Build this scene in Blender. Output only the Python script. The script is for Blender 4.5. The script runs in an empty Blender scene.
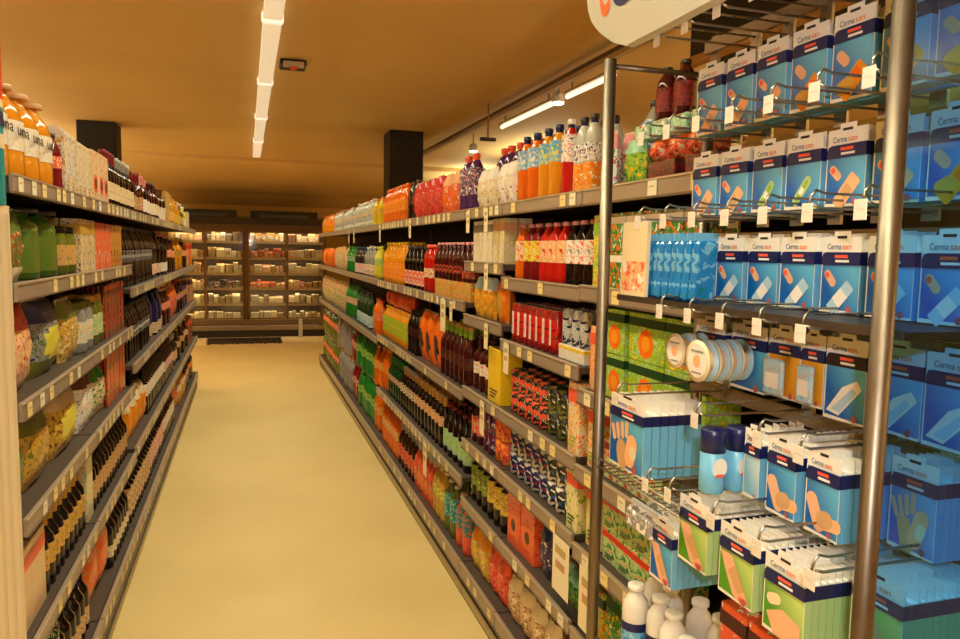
import bpy, math, random
from mathutils import Vector, Matrix
random.seed(11)
PI = math.pi
SC = bpy.context.scene
LB_ST, EXPO = .55, 0.
COL = SC.collection

# ------------------------------------------------------------------ camera model (960x639)
F = 740.0
H = 1.7
def basis(yaw, p, roll):
    d = Vector((math.sin(yaw)*math.cos(p), math.cos(yaw)*math.cos(p), -math.sin(p)))
    r0 = Vector((math.cos(yaw), -math.sin(yaw), 0)); u0 = r0.cross(d)
    r = r0*math.cos(roll)+u0*math.sin(roll); u = -r0*math.sin(roll)+u0*math.cos(roll)
    return r, u, d
YAW, PITCH, ROLL = math.radians(17.5632), math.radians(5.3581), math.radians(1.0)
CR, CU, CD = basis(YAW, PITCH, ROLL)
def yat(px, X, z):
    """distance along the aisle at which the plane X is met at height z by picture column px"""
    k = (px-480)/F
    n = CR-CD*k
    return -(n.x*X+n.z*(z-H))/n.y

# ------------------------------------------------------------------ colours and materials
PAL = dict(
 offwhite=(218,210,198), white=(238,232,224), cream=(232,214,176), grey=(150,148,145), silver=(190,190,190), black=(14,12,14), char=(40,36,34),
 orange=(240,110,14), amber=(236,150,24), yellow=(240,200,30), lemon=(226,214,70), red=(205,28,20), crimson=(130,16,22),
 maroon=(70,14,16), brown=(96,52,28), tan=(205,160,110), skin=(226,176,140), pink=(226,150,150), purple=(84,40,96),
 navy=(22,28,84), blue=(34,130,205), sky=(110,180,222), pale=(176,208,226), teal=(20,130,140), green=(32,130,44),
 dkgreen=(16,62,26), lime=(140,184,50), olive=(104,110,34), mint=(150,206,170), cola=(26,10,8), wine=(30,12,16), moss=(78,112,34),
 beer=(60,26,10), clear=(196,200,192), gold=(206,160,60), beige=(214,190,150), peach=(240,180,130), coral=(236,92,60),
 cheese=(244,222,160), ltgreen=(176,204,140))
def lin(c):
    return tuple((x/255/12.92 if x/255 <= .04045 else ((x/255+.055)/1.055)**2.4) for x in c)
def pc(n):
    return lin(PAL[n]) if isinstance(n, str) else lin(n)
MATS = {}
def newmat(name):
    m = bpy.data.materials.new(name); m.use_nodes = True
    return m, m.node_tree, m.node_tree.nodes['Principled BSDF']
def mat(c, rough=.45, metal=0., coat=0., emit=0., trans=0.):
    key = ('p', c, rough, metal, coat, emit, trans)
    if key in MATS: return MATS[key]
    m, nt, b = newmat('plain_%s' % (c if isinstance(c, str) else 'tone'))
    b.inputs['Base Color'].default_value = (*pc(c), 1)
    b.inputs['Roughness'].default_value = rough; b.inputs['Metallic'].default_value = metal
    b.inputs['Coat Weight'].default_value = coat
    b.inputs['Transmission Weight'].default_value = trans
    if emit:
        b.inputs['Emission Color'].default_value = (*pc(c), 1); b.inputs['Emission Strength'].default_value = emit
    # faint wear in the gloss, so that no surface is perfectly even
    n = nt.nodes.new('ShaderNodeTexNoise'); n.inputs['Scale'].default_value = 60
    tc = nt.nodes.new('ShaderNodeTexCoord'); nt.links.new(tc.outputs['Object'], n.inputs['Vector'])
    mr = nt.nodes.new('ShaderNodeMapRange'); mr.inputs[3].default_value = max(.03, rough-.08); mr.inputs[4].default_value = min(1, rough+.08)
    nt.links.new(n.outputs[0], mr.inputs[0]); nt.links.new(mr.outputs[0], b.inputs['Roughness'])
    MATS[key] = m
    return m
def printed(base, a1=None, a2=None, scale=45., rough=.35, amt=.5):
    """printed packaging: blotches of two further inks on a ground colour"""
    if a1 is None: return mat(base, rough)
    a2 = a2 or a1
    key = ('n', base, a1, a2, scale, rough, amt)
    if key in MATS: return MATS[key]
    m, nt, b = newmat('printed_' + str(base))
    tc = nt.nodes.new('ShaderNodeTexCoord')
    n = nt.nodes.new('ShaderNodeTexNoise'); n.inputs['Scale'].default_value = scale*1.7; n.inputs['Detail'].default_value = 2.
    n.inputs['Distortion'].default_value = .6
    nt.links.new(tc.outputs['Object'], n.inputs['Vector'])
    r = nt.nodes.new('ShaderNodeValToRGB'); r.color_ramp.interpolation = 'CONSTANT'
    e = r.color_ramp.elements
    e[0].position = 0; e[0].color = (*pc(a2), 1)
    e[1].position = .33+.12*amt; e[1].color = (*pc(base), 1)
    k = e.new(.62-.1*amt); k.color = (*pc(a1), 1)
    k = e.new(.72); k.color = (*pc(base), 1)
    nt.links.new(n.outputs[0], r.inputs[0]); nt.links.new(r.outputs[0], b.inputs['Base Color'])
    b.inputs['Roughness'].default_value = rough
    b.inputs['Coat Weight'].default_value = .15
    MATS[key] = m
    return m
def liquid(c, clear=False):
    key = ('l', c, clear)
    if key in MATS: return MATS[key]
    m, nt, b = newmat('bottle_%s' % c)
    b.inputs['Base Color'].default_value = (*pc(c), 1); b.inputs['Roughness'].default_value = .12
    b.inputs['Coat Weight'].default_value = .6; b.inputs['Coat Roughness'].default_value = .08
    b.inputs['Transmission Weight'].default_value = .55 if clear else .12
    b.inputs['IOR'].default_value = 1.25
    MATS[key] = m
    return m
CHROME = mat((128, 118, 106), .4, 1.)
WIRE = mat((176, 168, 158), .3, 1.)
RAIL = mat((168, 150, 132), .42, .35)
DECK = mat((70, 56, 46), .6)
BACK = mat((46, 32, 26), .7)
UPR = mat((78, 66, 56), .5, .4)

# ------------------------------------------------------------------ mesh building
class MB:
    def __init__(s): s.v = []; s.f = []; s.m = []; s.sm = []; s.mats = []
    def mi(s, m):
        if m not in s.mats: s.mats.append(m)
        return s.mats.index(m)
    def add(s, vs, fs, m, smooth=False, T=None):
        o = len(s.v); i = s.mi(m)
        s.v += [tuple(T @ Vector(v)) for v in vs] if T is not None else [tuple(v) for v in vs]
        for f in fs: s.f.append(tuple(o+k for k in f)); s.m.append(i); s.sm.append(smooth)
        return s
    def box(s, x0, x1, y0, y1, z0, z1, m, T=None, bev=0.):
        if bev:
            b = bev; pr = [(x0+b, y0), (x1-b, y0), (x1, y0+b), (x1, y1-b), (x1-b, y1), (x0+b, y1), (x0, y1-b), (x0, y0+b)]
            ins = [(min(max(x, x0+b), x1-b), min(max(y, y0+b), y1-b)) for x, y in pr]
            n = 8
            vs = [(x, y, z0) for x, y in ins]+[(x, y, z0+b) for x, y in pr]+[(x, y, z1-b) for x, y in pr]+[(x, y, z1) for x, y in ins]
            fs = [tuple(range(n-1, -1, -1)), tuple(range(3*n, 4*n))]
            for l in range(3):
                for k in range(n):
                    q = (k+1) % n; fs.append((l*n+k, l*n+q, l*n+n+q, l*n+n+k))
            return s.add(vs, fs, m, False, T)
        vs = [(x0, y0, z0), (x1, y0, z0), (x1, y1, z0), (x0, y1, z0), (x0, y0, z1), (x1, y0, z1), (x1, y1, z1), (x0, y1, z1)]
        return s.add(vs, [(3, 2, 1, 0), (4, 5, 6, 7), (0, 1, 5, 4), (1, 2, 6, 5), (2, 3, 7, 6), (3, 0, 4, 7)], m, False, T)
    def lathe(s, pr, m, n=14, cx=0, cy=0, sx=1, sy=1, cap=True, T=None):
        vs = []; fs = []
        for r, z in pr:
            for k in range(n):
                a = 2*PI*k/n; vs.append((cx+r*math.cos(a)*sx, cy+r*math.sin(a)*sy, z))
        for l in range(len(pr)-1):
            for k in range(n):
                q = (k+1) % n; fs.append((l*n+k, l*n+q, l*n+n+q, l*n+n+k))
        if cap:
            fs.append(tuple(range(n-1, -1, -1))); fs.append(tuple(range((len(pr)-1)*n, len(pr)*n)))
        return s.add(vs, fs, m, True, T)
    def tube(s, pts, r, m, n=6):
        pts = [Vector(p) for p in pts]; vs = []; fs = []
        for i, p in enumerate(pts):
            t = (pts[min(i+1, len(pts)-1)]-pts[max(i-1, 0)]).normalized()
            a = t.cross(Vector((0, 0, 1)))
            if a.length < .1: a = t.cross(Vector((0, 1, 0)))
            a.normalize(); b = t.cross(a)
            for k in range(n):
                q = 2*PI*k/n; vs.append(p+a*(r*math.cos(q))+b*(r*math.sin(q)))
        for l in range(len(pts)-1):
            for k in range(n):
                q = (k+1) % n; fs.append((l*n+k, l*n+n+k, l*n+n+q, l*n+q))
        fs.append(tuple(range(n))); fs.append(tuple(range(len(pts)*n-1, (len(pts)-1)*n-1, -1)))
        return s.add(vs, fs, m, True)
    # flat artwork facing -y, drawn in x,z
    def poly(s, pts, y, m):
        return s.add([(x, y, z) for x, z in pts], [tuple(range(len(pts)))], m)
    def oval(s, cx, cz, rx, rz, y, m, rot=0., n=14):
        c, q = math.cos(rot), math.sin(rot)
        P = [(rx*math.cos(2*PI*k/n), rz*math.sin(2*PI*k/n)) for k in range(n)]
        return s.poly([(cx+a*c-b*q, cz+a*q+b*c) for a, b in P], y, m)
    def pill(s, cx, cz, w, h, y, m, rot=0., rr=None, n=4):
        r = min(w, h)/2 if rr is None else rr; P = []
        for sx, sz, a0 in ((1, 1, 0), (-1, 1, 90), (-1, -1, 180), (1, -1, 270)):
            for k in range(n+1):
                a = math.radians(a0+90*k/n); P.append((sx*(w/2-r)+r*math.cos(a), sz*(h/2-r)+r*math.sin(a)))
        c, q = math.cos(rot), math.sin(rot)
        return s.poly([(cx+a*c-b*q, cz+a*q+b*c) for a, b in P], y, m)
    def text(s, t, size, x, z, y, m, width=None, T=None):
        vs, fs, w = glyphs(t)
        k = size; kx = (width/w) if width else k
        return s.add([(x+a*kx, y, z+b*k) for a, b in vs], fs, m, False, T)
    def mesh(s, name):
        me = bpy.data.meshes.new(name); me.from_pydata(s.v, [], s.f)
        for m in s.mats: me.materials.append(m)
        me.polygons.foreach_set('material_index', s.m); me.polygons.foreach_set('use_smooth', s.sm)
        me.update(); return me
    def build(s, name, parent=None, loc=(0, 0, 0), rz=0.):
        return link(name, s.mesh(name), parent, loc, rz)
    def merge(s, o):
        k = len(s.v); s.v += o.v
        for f, m, q in zip(o.f, o.m, o.sm): s.f.append(tuple(k+i for i in f)); s.m.append(s.mi(o.mats[m])); s.sm.append(q)
_G = {}
def glyphs(t):
    if t not in _G:
        c = bpy.data.curves.new('t', 'FONT'); c.body = t; c.size = 1.; c.offset = .012
        o = bpy.data.objects.new('t', c); COL.objects.link(o)
        bpy.context.view_layer.update()
        me = bpy.data.meshes.new_from_object(o.evaluated_get(bpy.context.evaluated_depsgraph_get()))
        vs = [(v.co.x, v.co.y) for v in me.vertices]; x0 = min(v[0] for v in vs)
        vs = [(a-x0, b) for a, b in vs]
        _G[t] = (vs, [tuple(p.vertices) for p in me.polygons], max(v[0] for v in vs))
        bpy.data.objects.remove(o); bpy.data.meshes.remove(me); bpy.data.curves.remove(c)
    return _G[t]
def link(name, data, parent=None, loc=(0, 0, 0), rz=0.):
    o = bpy.data.objects.new(name, data); COL.objects.link(o)
    o.location = loc
    if rz: o.rotation_euler = (0, 0, rz)
    if parent is not None: o.parent = parent
    return o
def tag(o, label, cat, group=None):
    o['label'] = label; o['category'] = cat
    if group: o['group'] = group
    return o
def struct(o): o['kind'] = 'structure'; return o

# ------------------------------------------------------------------ product prototypes (front towards -y, standing on z=0)
PROTO = {}
SHAPES = dict(
 soda=[(.0, 0), (.82, 0), (.97, .03), (1, .1), (.96, .3), (1, .42), (1, .62), (.86, .74), (.52, .85), (.34, .9), (.34, .95)],
 water=[(0, 0), (.8, 0), (1, .03), (1, .2), (.93, .23), (1, .26), (1, .66), (.9, .76), (.5, .87), (.34, .9), (.34, .95)],
 glass=[(0, 0), (.94, 0), (1, .02), (1, .6), (.9, .67), (.5, .75), (.38, .8), (.36, .95)],
 wine=[(0, 0), (.94, 0), (1, .02), (1, .58), (.94, .64), (.5, .7), (.37, .74), (.35, .96)],
 squat=[(0, 0), (.9, 0), (1, .04), (1, .68), (.92, .78), (.6, .86), (.5, .88), (.5, .93)],
 jug=[(0, 0), (.92, 0), (1, .04), (1, .3), (.92, .36), (1, .42), (1, .62), (.8, .76), (.42, .86), (.36, .9), (.36, .95)])
def proto(k, near=True, **a):
    key = (k, near, tuple(sorted((q, str(v)) for q, v in a.items())))
    if key not in PROTO: PROTO[key] = MAKE[k](near, **a)
    return PROTO[key]
def finish(root, parts, near, w, d, h):
    """root mesh builder and named part builders -> meshes; seen from afar the parts are merged in"""
    if not near:
        for _, p in parts: root.merge(p)
        return dict(root=root.mesh('product'), parts=[], w=w, d=d, h=h)
    return dict(root=root.mesh('product'), parts=[(n, p.mesh(n)) for n, p in parts], w=w, d=d, h=h)
def mk_bottle(near, r=.04, h=.26, shape='soda', body='orange', lab=('white', 'blue'), cap='white', ll=(.42, .62), ll2=None, lab2=None, clear=False, sq=1., foil=None, band=None, word=None):
    n = 18 if near else 9
    b = MB(); pr = [(max(a, .02)*r, z*h) for a, z in SHAPES[shape]][1:]
    b.lathe(pr, liquid(body, clear), n, sx=1, sy=sq)
    l = MB(); R = r*1.012
    l.lathe([(R, ll[0]*h), (R, ll[1]*h)], printed(*lab, scale=52.), n, sy=sq, cap=False)
    if lab2: l.lathe([(R, ll2[0]*h), (R*.99, ll2[1]*h)], printed(*lab2, scale=60.), n, sy=sq, cap=False)
    if band:
        t = ll[1]-ll[0]; l.lathe([(R*1.006, (ll[0]+.38*t)*h), (R*1.006, (ll[0]+.64*t)*h)], mat(band, .4), n, sy=sq, cap=False)
    if word: l.text(word, h*.16, -r*.8, h*(ll[0]+ll[1])/2, -r*sq*1.05, mat('black', .5), r*1.5)
    c = MB(); cr = pr[-1][0]*1.25
    c.lathe([(cr, h*.935), (cr*1.02, h*.94), (cr, h*.992), (cr*.85, h)], mat(cap, .35), n if near else 7)
    if foil: c.lathe([(pr[-1][0]*1.08, h*.8), (pr[-1][0]*1.12, h*.94)], mat(foil, .3, .3), n, cap=False)
    return finish(b, [('label_band', l), ('cap', c)], near, 2*r, 2*r*sq, h)
def mk_can(near, r=.031, h=.12, lab=('red', 'white'), top='silver', band=None, stripe=None):
    n = 18 if near else 9
    b = MB(); b.lathe([(r*.82, 0), (r, .05*h), (r, .92*h), (r*.86, .97*h), (r*.84, .99*h)], printed(*lab, scale=24., rough=.25), n)
    t = MB(); t.lathe([(r*.84, .985*h), (r*.86, h), (r*.74, h), (r*.72, .985*h)], mat(top, .25, .9), n)
    if stripe: b.box(-r*.28, r*.28, -r*1.02, -r*.9, h*.2, h*.78, mat(stripe, .4)); b.box(-r*.12, r*.12, -r*1.03, -r*.9, h*.26, h*.7, mat('pink', .4))
    if band: b.lathe([(r*1.01, .45*h), (r*1.01, .65*h)], mat(band, .3), n, cap=False)
    return finish(b, [('lid', t)], near, 2*r, 2*r, h)
def mk_box(near, w=.07, d=.05, h=.18, lab=('cream', 'red'), band='red', disc=None, bars=None, lid=None, disc2=None):
    b = MB(); g = .0012 if near else .0
    b.box(-w/2, w/2, -d/2, d/2, 0, h, printed(*lab, scale=40.), bev=.002)
    y = -d/2-.0006; a = MB()
    if band: a.box(-w/2-.0006, w/2+.0006, -d/2-.0006, d/2+.0006, h*.72, h*.9, mat(band, .4))
    if disc: R1 = min(w*.33, h*.3); a.oval(0, h*.38, R1, R1, y, mat(disc, .4)); a.oval(.0, h*.38, R1*.55, R1*.55, y-.0005, mat(disc2 or 'cream', .4))
    if bars:
        for q in range(3): a.box(-w*.32, w*(.1+.1*q), y-.0004, y, h*(.1+.06*q), h*(.13+.06*q), mat(bars, .4))
    if lid:
        b.box(-w/2, w/2, -d/2, d/2, h, h+.012, mat(lid, .4), bev=.002)
        b.add([(-w/2, -d/2, h+.01), (w/2, -d/2, h+.01), (w/2, 0, h+.035), (-w/2, 0, h+.035), (-w/2, d/2, h+.01), (w/2, d/2, h+.01)],
              [(0, 1, 2, 3), (3, 2, 5, 4), (0, 3, 4), (1, 5, 2)], mat(lid, .4)); h += .035
    for v in (a,):
        if v.v and near: return finish(b, [('front_print', a)], near, w, d, h)
        if v.v: b.merge(a)
    return finish(b, [], near, w, d, h)
def mk_bag(near, w=.12, d=.06, h=.2, lab=('red', 'cream', 'orange'), top='red', patch=None, low=None, seam='cream', gather=False):
    nx, nz = (10, 14) if near else (6, 8)
    b = MB(); P = MB()
    def pt(u, v, s):
        bul = (1-abs(u)**4)*max(0, math.sin(PI*min(1, max(0, v*.93+.04))))**.45
        nar = 1-.12*math.sin(PI*v)**2*0 - (.45*max(0, v-.82)/.18 if gather else 0)
        wr = .0025*math.sin(9*u+17*v)+.002*math.sin(23*v-5*u)
        return (u*w/2*nar, s*(d/2*bul+wr*(bul > .3)), v*h)
    for s in (-1, 1):
        vs = [pt(-1+2*i/nx, j/nz, s) for j in range(nz+1) for i in range(nx+1)]
        for nm, sel in (('a', 0), ('b', 1), ('c', 2), ('d', 3)):
            fs = []
            for j in range(nz):
                for i in range(nx):
                    u = -1+2*(i+.5)/nx; v = (j+.5)/nz
                    z = 0
                    if v > .74: z = 1
                    if patch and (u/.62)**2+((v-.42)/.26)**2 < 1 and s < 0: z = 2
                    if low and v < .2: z = 3
                    if z == sel:
                        f = (j*(nx+1)+i, j*(nx+1)+i+1, (j+1)*(nx+1)+i+1, (j+1)*(nx+1)+i)
                        fs.append(f if s < 0 else f[::-1])
            if fs: b.add(vs, fs, [printed(*lab, scale=44.), mat(top, .3), mat(patch or 'cream', .35), mat(low or 'cream', .35)][sel], True)
    t = MB(); t.box(-w/2*(.55 if gather else 1), w/2*(.55 if gather else 1), -.0018, .0018, h*.955, h*1.03, mat(seam, .4))
    return finish(b, [('top_seam', t)], near, w, d, h*1.03)
def mk_jar(near, r=.04, h=.13, body='brown', lid='black', lab=('cream', 'green')):
    n = 18 if near else 9
    b = MB(); b.lathe([(r*.9, 0), (r, .05*h), (r, .76*h), (r*.84, .85*h), (r*.8, .87*h)], liquid(body), n)
    c = MB(); c.lathe([(r*.86, .86*h), (r*.88, .87*h), (r*.88, .98*h), (r*.8, h)], mat(lid, .3, .3), n)
    l = MB(); l.lathe([(r*1.01, .2*h), (r*1.01, .62*h)], printed(*lab), n, cap=False)
    return finish(b, [('lid', c), ('label_band', l)], near, 2*r, 2*r, h)
def mk_sachets(near, w=.07, d=.05, h=.2, lab=('red', 'orange', 'green'), seam='red'):
    b = MB()
    for k in range(3):
        y = -d/2+.009+k*d/3.2
        b.box(-w/2, w/2, y-.006, y+.006, 0, h-.012*k*0, printed(*lab, scale=36.), bev=.003)
    t = MB(); t.box(-w/2, w/2, -d/2+.001, -d/2+.003, h*.9, h, mat(seam, .3))
    return finish(b, [('top_seam', t)], near, w, d, h)
def mk_spray(near, r=.021, h=.11):
    b = MB(); b.lathe([(r*.9, 0), (r, .03*h), (r, .66*h)], mat('sky', .3), 20)
    c = MB(); c.lathe([(r*1.02, .64*h), (r*1.02, .97*h), (r*.9, h)], mat('navy', .3), 20)
    l = MB(); l.pill(0, .42*h, r*1.3, h*.3, -r*1.03, mat('white', .4)); l.pill(0, .3*h, r*.8, h*.05, -r*1.05, mat('coral', .4))
    return finish(b, [('cap', c), ('label_band', l)], near, 2*r, 2*r, h)
MAKE = dict(bottle=mk_bottle, can=mk_can, box=mk_box, bag=mk_bag, jar=mk_jar, sachets=mk_sachets, spray=mk_spray)

def put(name, P, x, y, z, rz, label, cat, group=None, tilt=None):
    o = link(name, P['root'], None, (x, y, z), rz)
    if tilt: o.rotation_euler = (tilt[0], tilt[1], rz)
    tag(o, label, cat, group)
    for n, me in P['parts']: link(n, me, o)
    return o

# ------------------------------------------------------------------ the room
def noise_floor():
    m, nt, b = newmat('vinyl_floor')
    tc = nt.nodes.new('ShaderNodeTexCoord')
    n = nt.nodes.new('ShaderNodeTexNoise'); n.inputs['Scale'].default_value = 130; n.inputs['Detail'].default_value = 5
    n2 = nt.nodes.new('ShaderNodeTexNoise'); n2.inputs['Scale'].default_value = 1.1; n2.inputs['Detail'].default_value = 3
    for q in (n, n2): nt.links.new(tc.outputs['Object'], q.inputs['Vector'])
    r = nt.nodes.new('ShaderNodeValToRGB'); e = r.color_ramp.elements
    e[0].position = .36; e[0].color = (*lin((214, 186, 126)), 1); e[1].position = .56; e[1].color = (*lin((224, 197, 137)), 1)
    mx = nt.nodes.new('ShaderNodeMix'); mx.data_type = 'RGBA'; mx.blend_type = 'MULTIPLY'; mx.inputs[0].default_value = .35
    r2 = nt.nodes.new('ShaderNodeValToRGB'); r2.color_ramp.elements[0].color = (.72, .68, .6, 1); r2.color_ramp.elements[0].position = .3
    r2.color_ramp.elements[1].position = .6
    nt.links.new(n.outputs[0], r.inputs[0]); nt.links.new(n2.outputs[0], r2.inputs[0])
    nt.links.new(r.outputs[0], mx.inputs[6]); nt.links.new(r2.outputs[0], mx.inputs[7]); nt.links.new(mx.outputs[2], b.inputs['Base Color'])
    b.inputs['Roughness'].default_value = .48; b.inputs['Specular IOR Level'].default_value = .35
    return m
def plaster(c1, c2, name):
    m, nt, b = newmat(name)
    tc = nt.nodes.new('ShaderNodeTexCoord'); n = nt.nodes.new('ShaderNodeTexNoise'); n.inputs['Scale'].default_value = .8; n.inputs['Detail'].default_value = 3
    nt.links.new(tc.outputs['Object'], n.inputs['Vector'])
    r = nt.nodes.new('ShaderNodeValToRGB'); e = r.color_ramp.elements; e[0].color = (*lin(c1), 1); e[1].color = (*lin(c2), 1)
    e[0].position = .3; e[1].position = .7
    nt.links.new(n.outputs[0], r.inputs[0]); nt.links.new(r.outputs[0], b.inputs['Base Color']); b.inputs['Roughness'].default_value = .7
    return m
X0, X1, YB, YF, ZC = -6., 5.6, -5., 15.6, 3.0
CEIL = plaster((220, 184, 122), (228, 194, 132), 'ceiling_paint')
WALLM = plaster((176, 140, 66), (186, 148, 72), 'wall_paint')
struct(MB().box(X0, X1, YB, YF, -.1, 0, noise_floor()).build('floor'))
struct(MB().box(X0, X1, YB, 11.6, ZC, ZC+.1, CEIL).build('ceiling'))
# beyond Y=11.3 the ceiling drops in a shallow rounded step and slopes down towards the cold cabinets
b = MB(); pts = []
prof = [(11.6, 3.1), (11.6, 2.945), (11.64, 2.93), (11.72, 2.95), (11.9, 2.97), (13.2, 2.93), (14.4, 2.85), (15.2, 2.7), (15.55, 2.5), (15.6, 2.3), (15.6, 3.1)]
n = len(prof)
vs = [(X0, y, z) for y, z in prof]+[(X1, y, z) for y, z in prof]
b.add(vs, [(k, (k+1) % n, n+(k+1) % n, n+k) for k in range(n)], CEIL, False)
struct(b.build('trim_1'))
struct(MB().box(X0, X1, YF, YF+.1, 0, 3.1, WALLM).build('wall_back'))
struct(MB().box(X0, X1, YB-.1, YB, 0, 3.1, WALLM).build('wall_front'))
struct(MB().box(X0-.1, X0, YB, YF, 0, 3.1, WALLM).build('wall_left'))
struct(MB().box(X1, X1+.1, YB, YF, 0, 3.1, WALLM).build('wall_right'))
DK = mat((22, 17, 20), .6)
for nm, x, y in (('column', 1.52, 8.2), ('column', -1.70, 8.9)):
    w = .38
    o = MB().box(0, w, 0, w, 0, ZC, DK, bev=.008).build(nm, None, (x, y, 0))
    struct(o)

# ------------------------------------------------------------------ shelving
def bay(name, side, y0, y1, tops, label, ticket_px=.105, near=True, toe=.0):
    """one run of gondola shelving; side +1 right of the aisle, -1 left"""
    s = side; XF = .994 if s > 0 else -.572
    XBK = XF+s*.46
    R = bpy.data.objects.new('shelving_unit', None); COL.objects.link(R); R.location = (XF, y0, 0)
    tag(R, label, 'shelving', 'supermarket shelving units along the aisle')
    L = y1-y0
    def bx(mb, xa, xb, ya, yb, za, zb, m, bev=0): return mb.box(min(s*xa, s*xb), max(s*xa, s*xb), ya, yb, za, zb, m, bev=bev)
    bx(MB(), .455, .475, .004, L-.004, 0, max(tops)+.02, BACK).build('back_panel', R)
    for yy in (.0, L-.03): bx(MB(), .425, .455, yy, yy+.03, 0, max(tops), UPR).build('upright', R)
    p = bx(MB(), .03, .44, .004, L-.004, .0, min(tops)-.045, mat((96, 84, 62), .55))
    bx(p, .0, .03, .002, L-.002, .012, .095, mat((176, 160, 120), .45, .2)); bx(p, .004, .034, .002, L-.002, 0, .012, mat('black', .6))
    bx(p, -.008, .0, .002, L-.002, .07, .078, mat((70, 60, 44), .5)); p.build('plinth', R)
    for i, z in enumerate(tops):
        d = MB(); bx(d, .004, .45, .003, L-.003, z-.03, z-.008, DECK); bx(d, .0, .006, .003, L-.003, z-.05, z-.008, DECK)
        sh = d.build('shelf', R)
        q = MB(); hh = .05 if z > min(tops) else .075
        bx(q, -.012, .0, .003, L-.003, z-hh, z, RAIL, bev=.002); bx(q, -.015, -.011, .003, L-.003, z-.006, z-.001, mat((190, 172, 150), .35, .4))
        bx(q, -.015, -.011, .003, L-.003, z-hh, z-hh+.005, mat((120, 100, 84), .45, .3))
        q.build('price_rail', sh)
        if near:
            yy = .06
            while yy < L-.06:
                if random.random() < .62:
                    link('price_ticket', TICK[random.random() < .3], sh, (-s*.0135, yy, z-hh/2-.001), -PI/2 if s > 0 else PI/2)
                yy += ticket_px*random.uniform(.7, 1.3)
    return R
def ticket(c):
    t = MB(); t.box(-.022, .022, -.0012, .0, -.019, .019, mat(c, .5))
    t.box(-.014, .01, -.0017, -.0012, .002, .006, mat((196, 172, 116), .6))
    return t.mesh('price_ticket')
TICK = [ticket((236, 214, 150)), ticket((236, 226, 200))]
def card(c, w, h, dark=True):
    t = MB(); t.box(-w/2, w/2, -.0012, 0, -h, 0, mat(c, .5))
    t.box(-w*.34, w*.3, -.0018, -.0012, -h*.3, -h*.16, mat((190, 166, 110), .6)); t.box(-w*.3, w*.25, -.0018, -.0012, -h*.56, -h*.42, mat((200, 150, 110), .6))
    return t.mesh('hanging_price_card')

RB = [('R0', 1.18, 2.09, [1.89, 1.60, 1.28, 1.035, .78, .50, .18], 'grey shelving bay of drinks directly behind the chrome rack'),
      ('R1', 2.095, 2.83, [1.89, 1.595, 1.345, 1.055, .80, .51, .18], 'grey shelving bay of drinks just left of the chrome post'),
      ('R2', 2.835, 3.37, [1.89, 1.65, 1.40, 1.055, .80, .51, .18], 'narrow grey shelving bay, second from the chrome post, cream cartons on top'),
      ('R3', 3.375, 5.82, [1.89, 1.455, 1.025, .60, .18], 'long grey shelving bay halfway down the right side of the aisle'),
      ('R4', 5.825, 10.75, [1.89, 1.46, .99, .18], 'long grey shelving bay at the far end of the right side')]
LB = [('L1', 2.165, 3.13, [1.875, 1.595, 1.28, .97, .615, .215], 'grey shelving bay at left beside the pale end panel'),
      ('L2', 3.135, 4.17, [1.875, 1.595, 1.28, .97, .615, .215], 'grey shelving bay at left, second from the pale end panel'),
      ('L3', 4.175, 7.3, [1.875, 1.475, 1.075, .635, .215], 'long grey shelving bay of dark bottles halfway down left side'),
      ('L4', 7.305, 9.3, [1.875, 1.475, 1.075, .635, .215], 'long grey shelving bay at the far end of the left side')]
UNIT = {}
for n, a, c, t, l in RB: UNIT[n] = (1, a, c, t, bay(n, 1, a, c, t, l, near=a < 5))
for n, a, c, t, l in LB: UNIT[n] = (-1, a, c, t, bay(n, -1, a, c, t, l, near=a < 5))
WHERE = dict(R0='behind the chrome rack', R1='left of the chrome post', R2='in the narrow bay', R3='halfway down right side',
             R4='at far right end', L1='beside the end panel', L2='in second left bay', L3='halfway down left side', L4='at far left end')
ORD = ['top', 'second', 'third', 'fourth', 'fifth', 'sixth', 'seventh']
def sname(bayk, lv):
    return 'bottom shelf' if lv == len(UNIT[bayk][3])-1 else ORD[lv]+' shelf'
USED = set()
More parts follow.
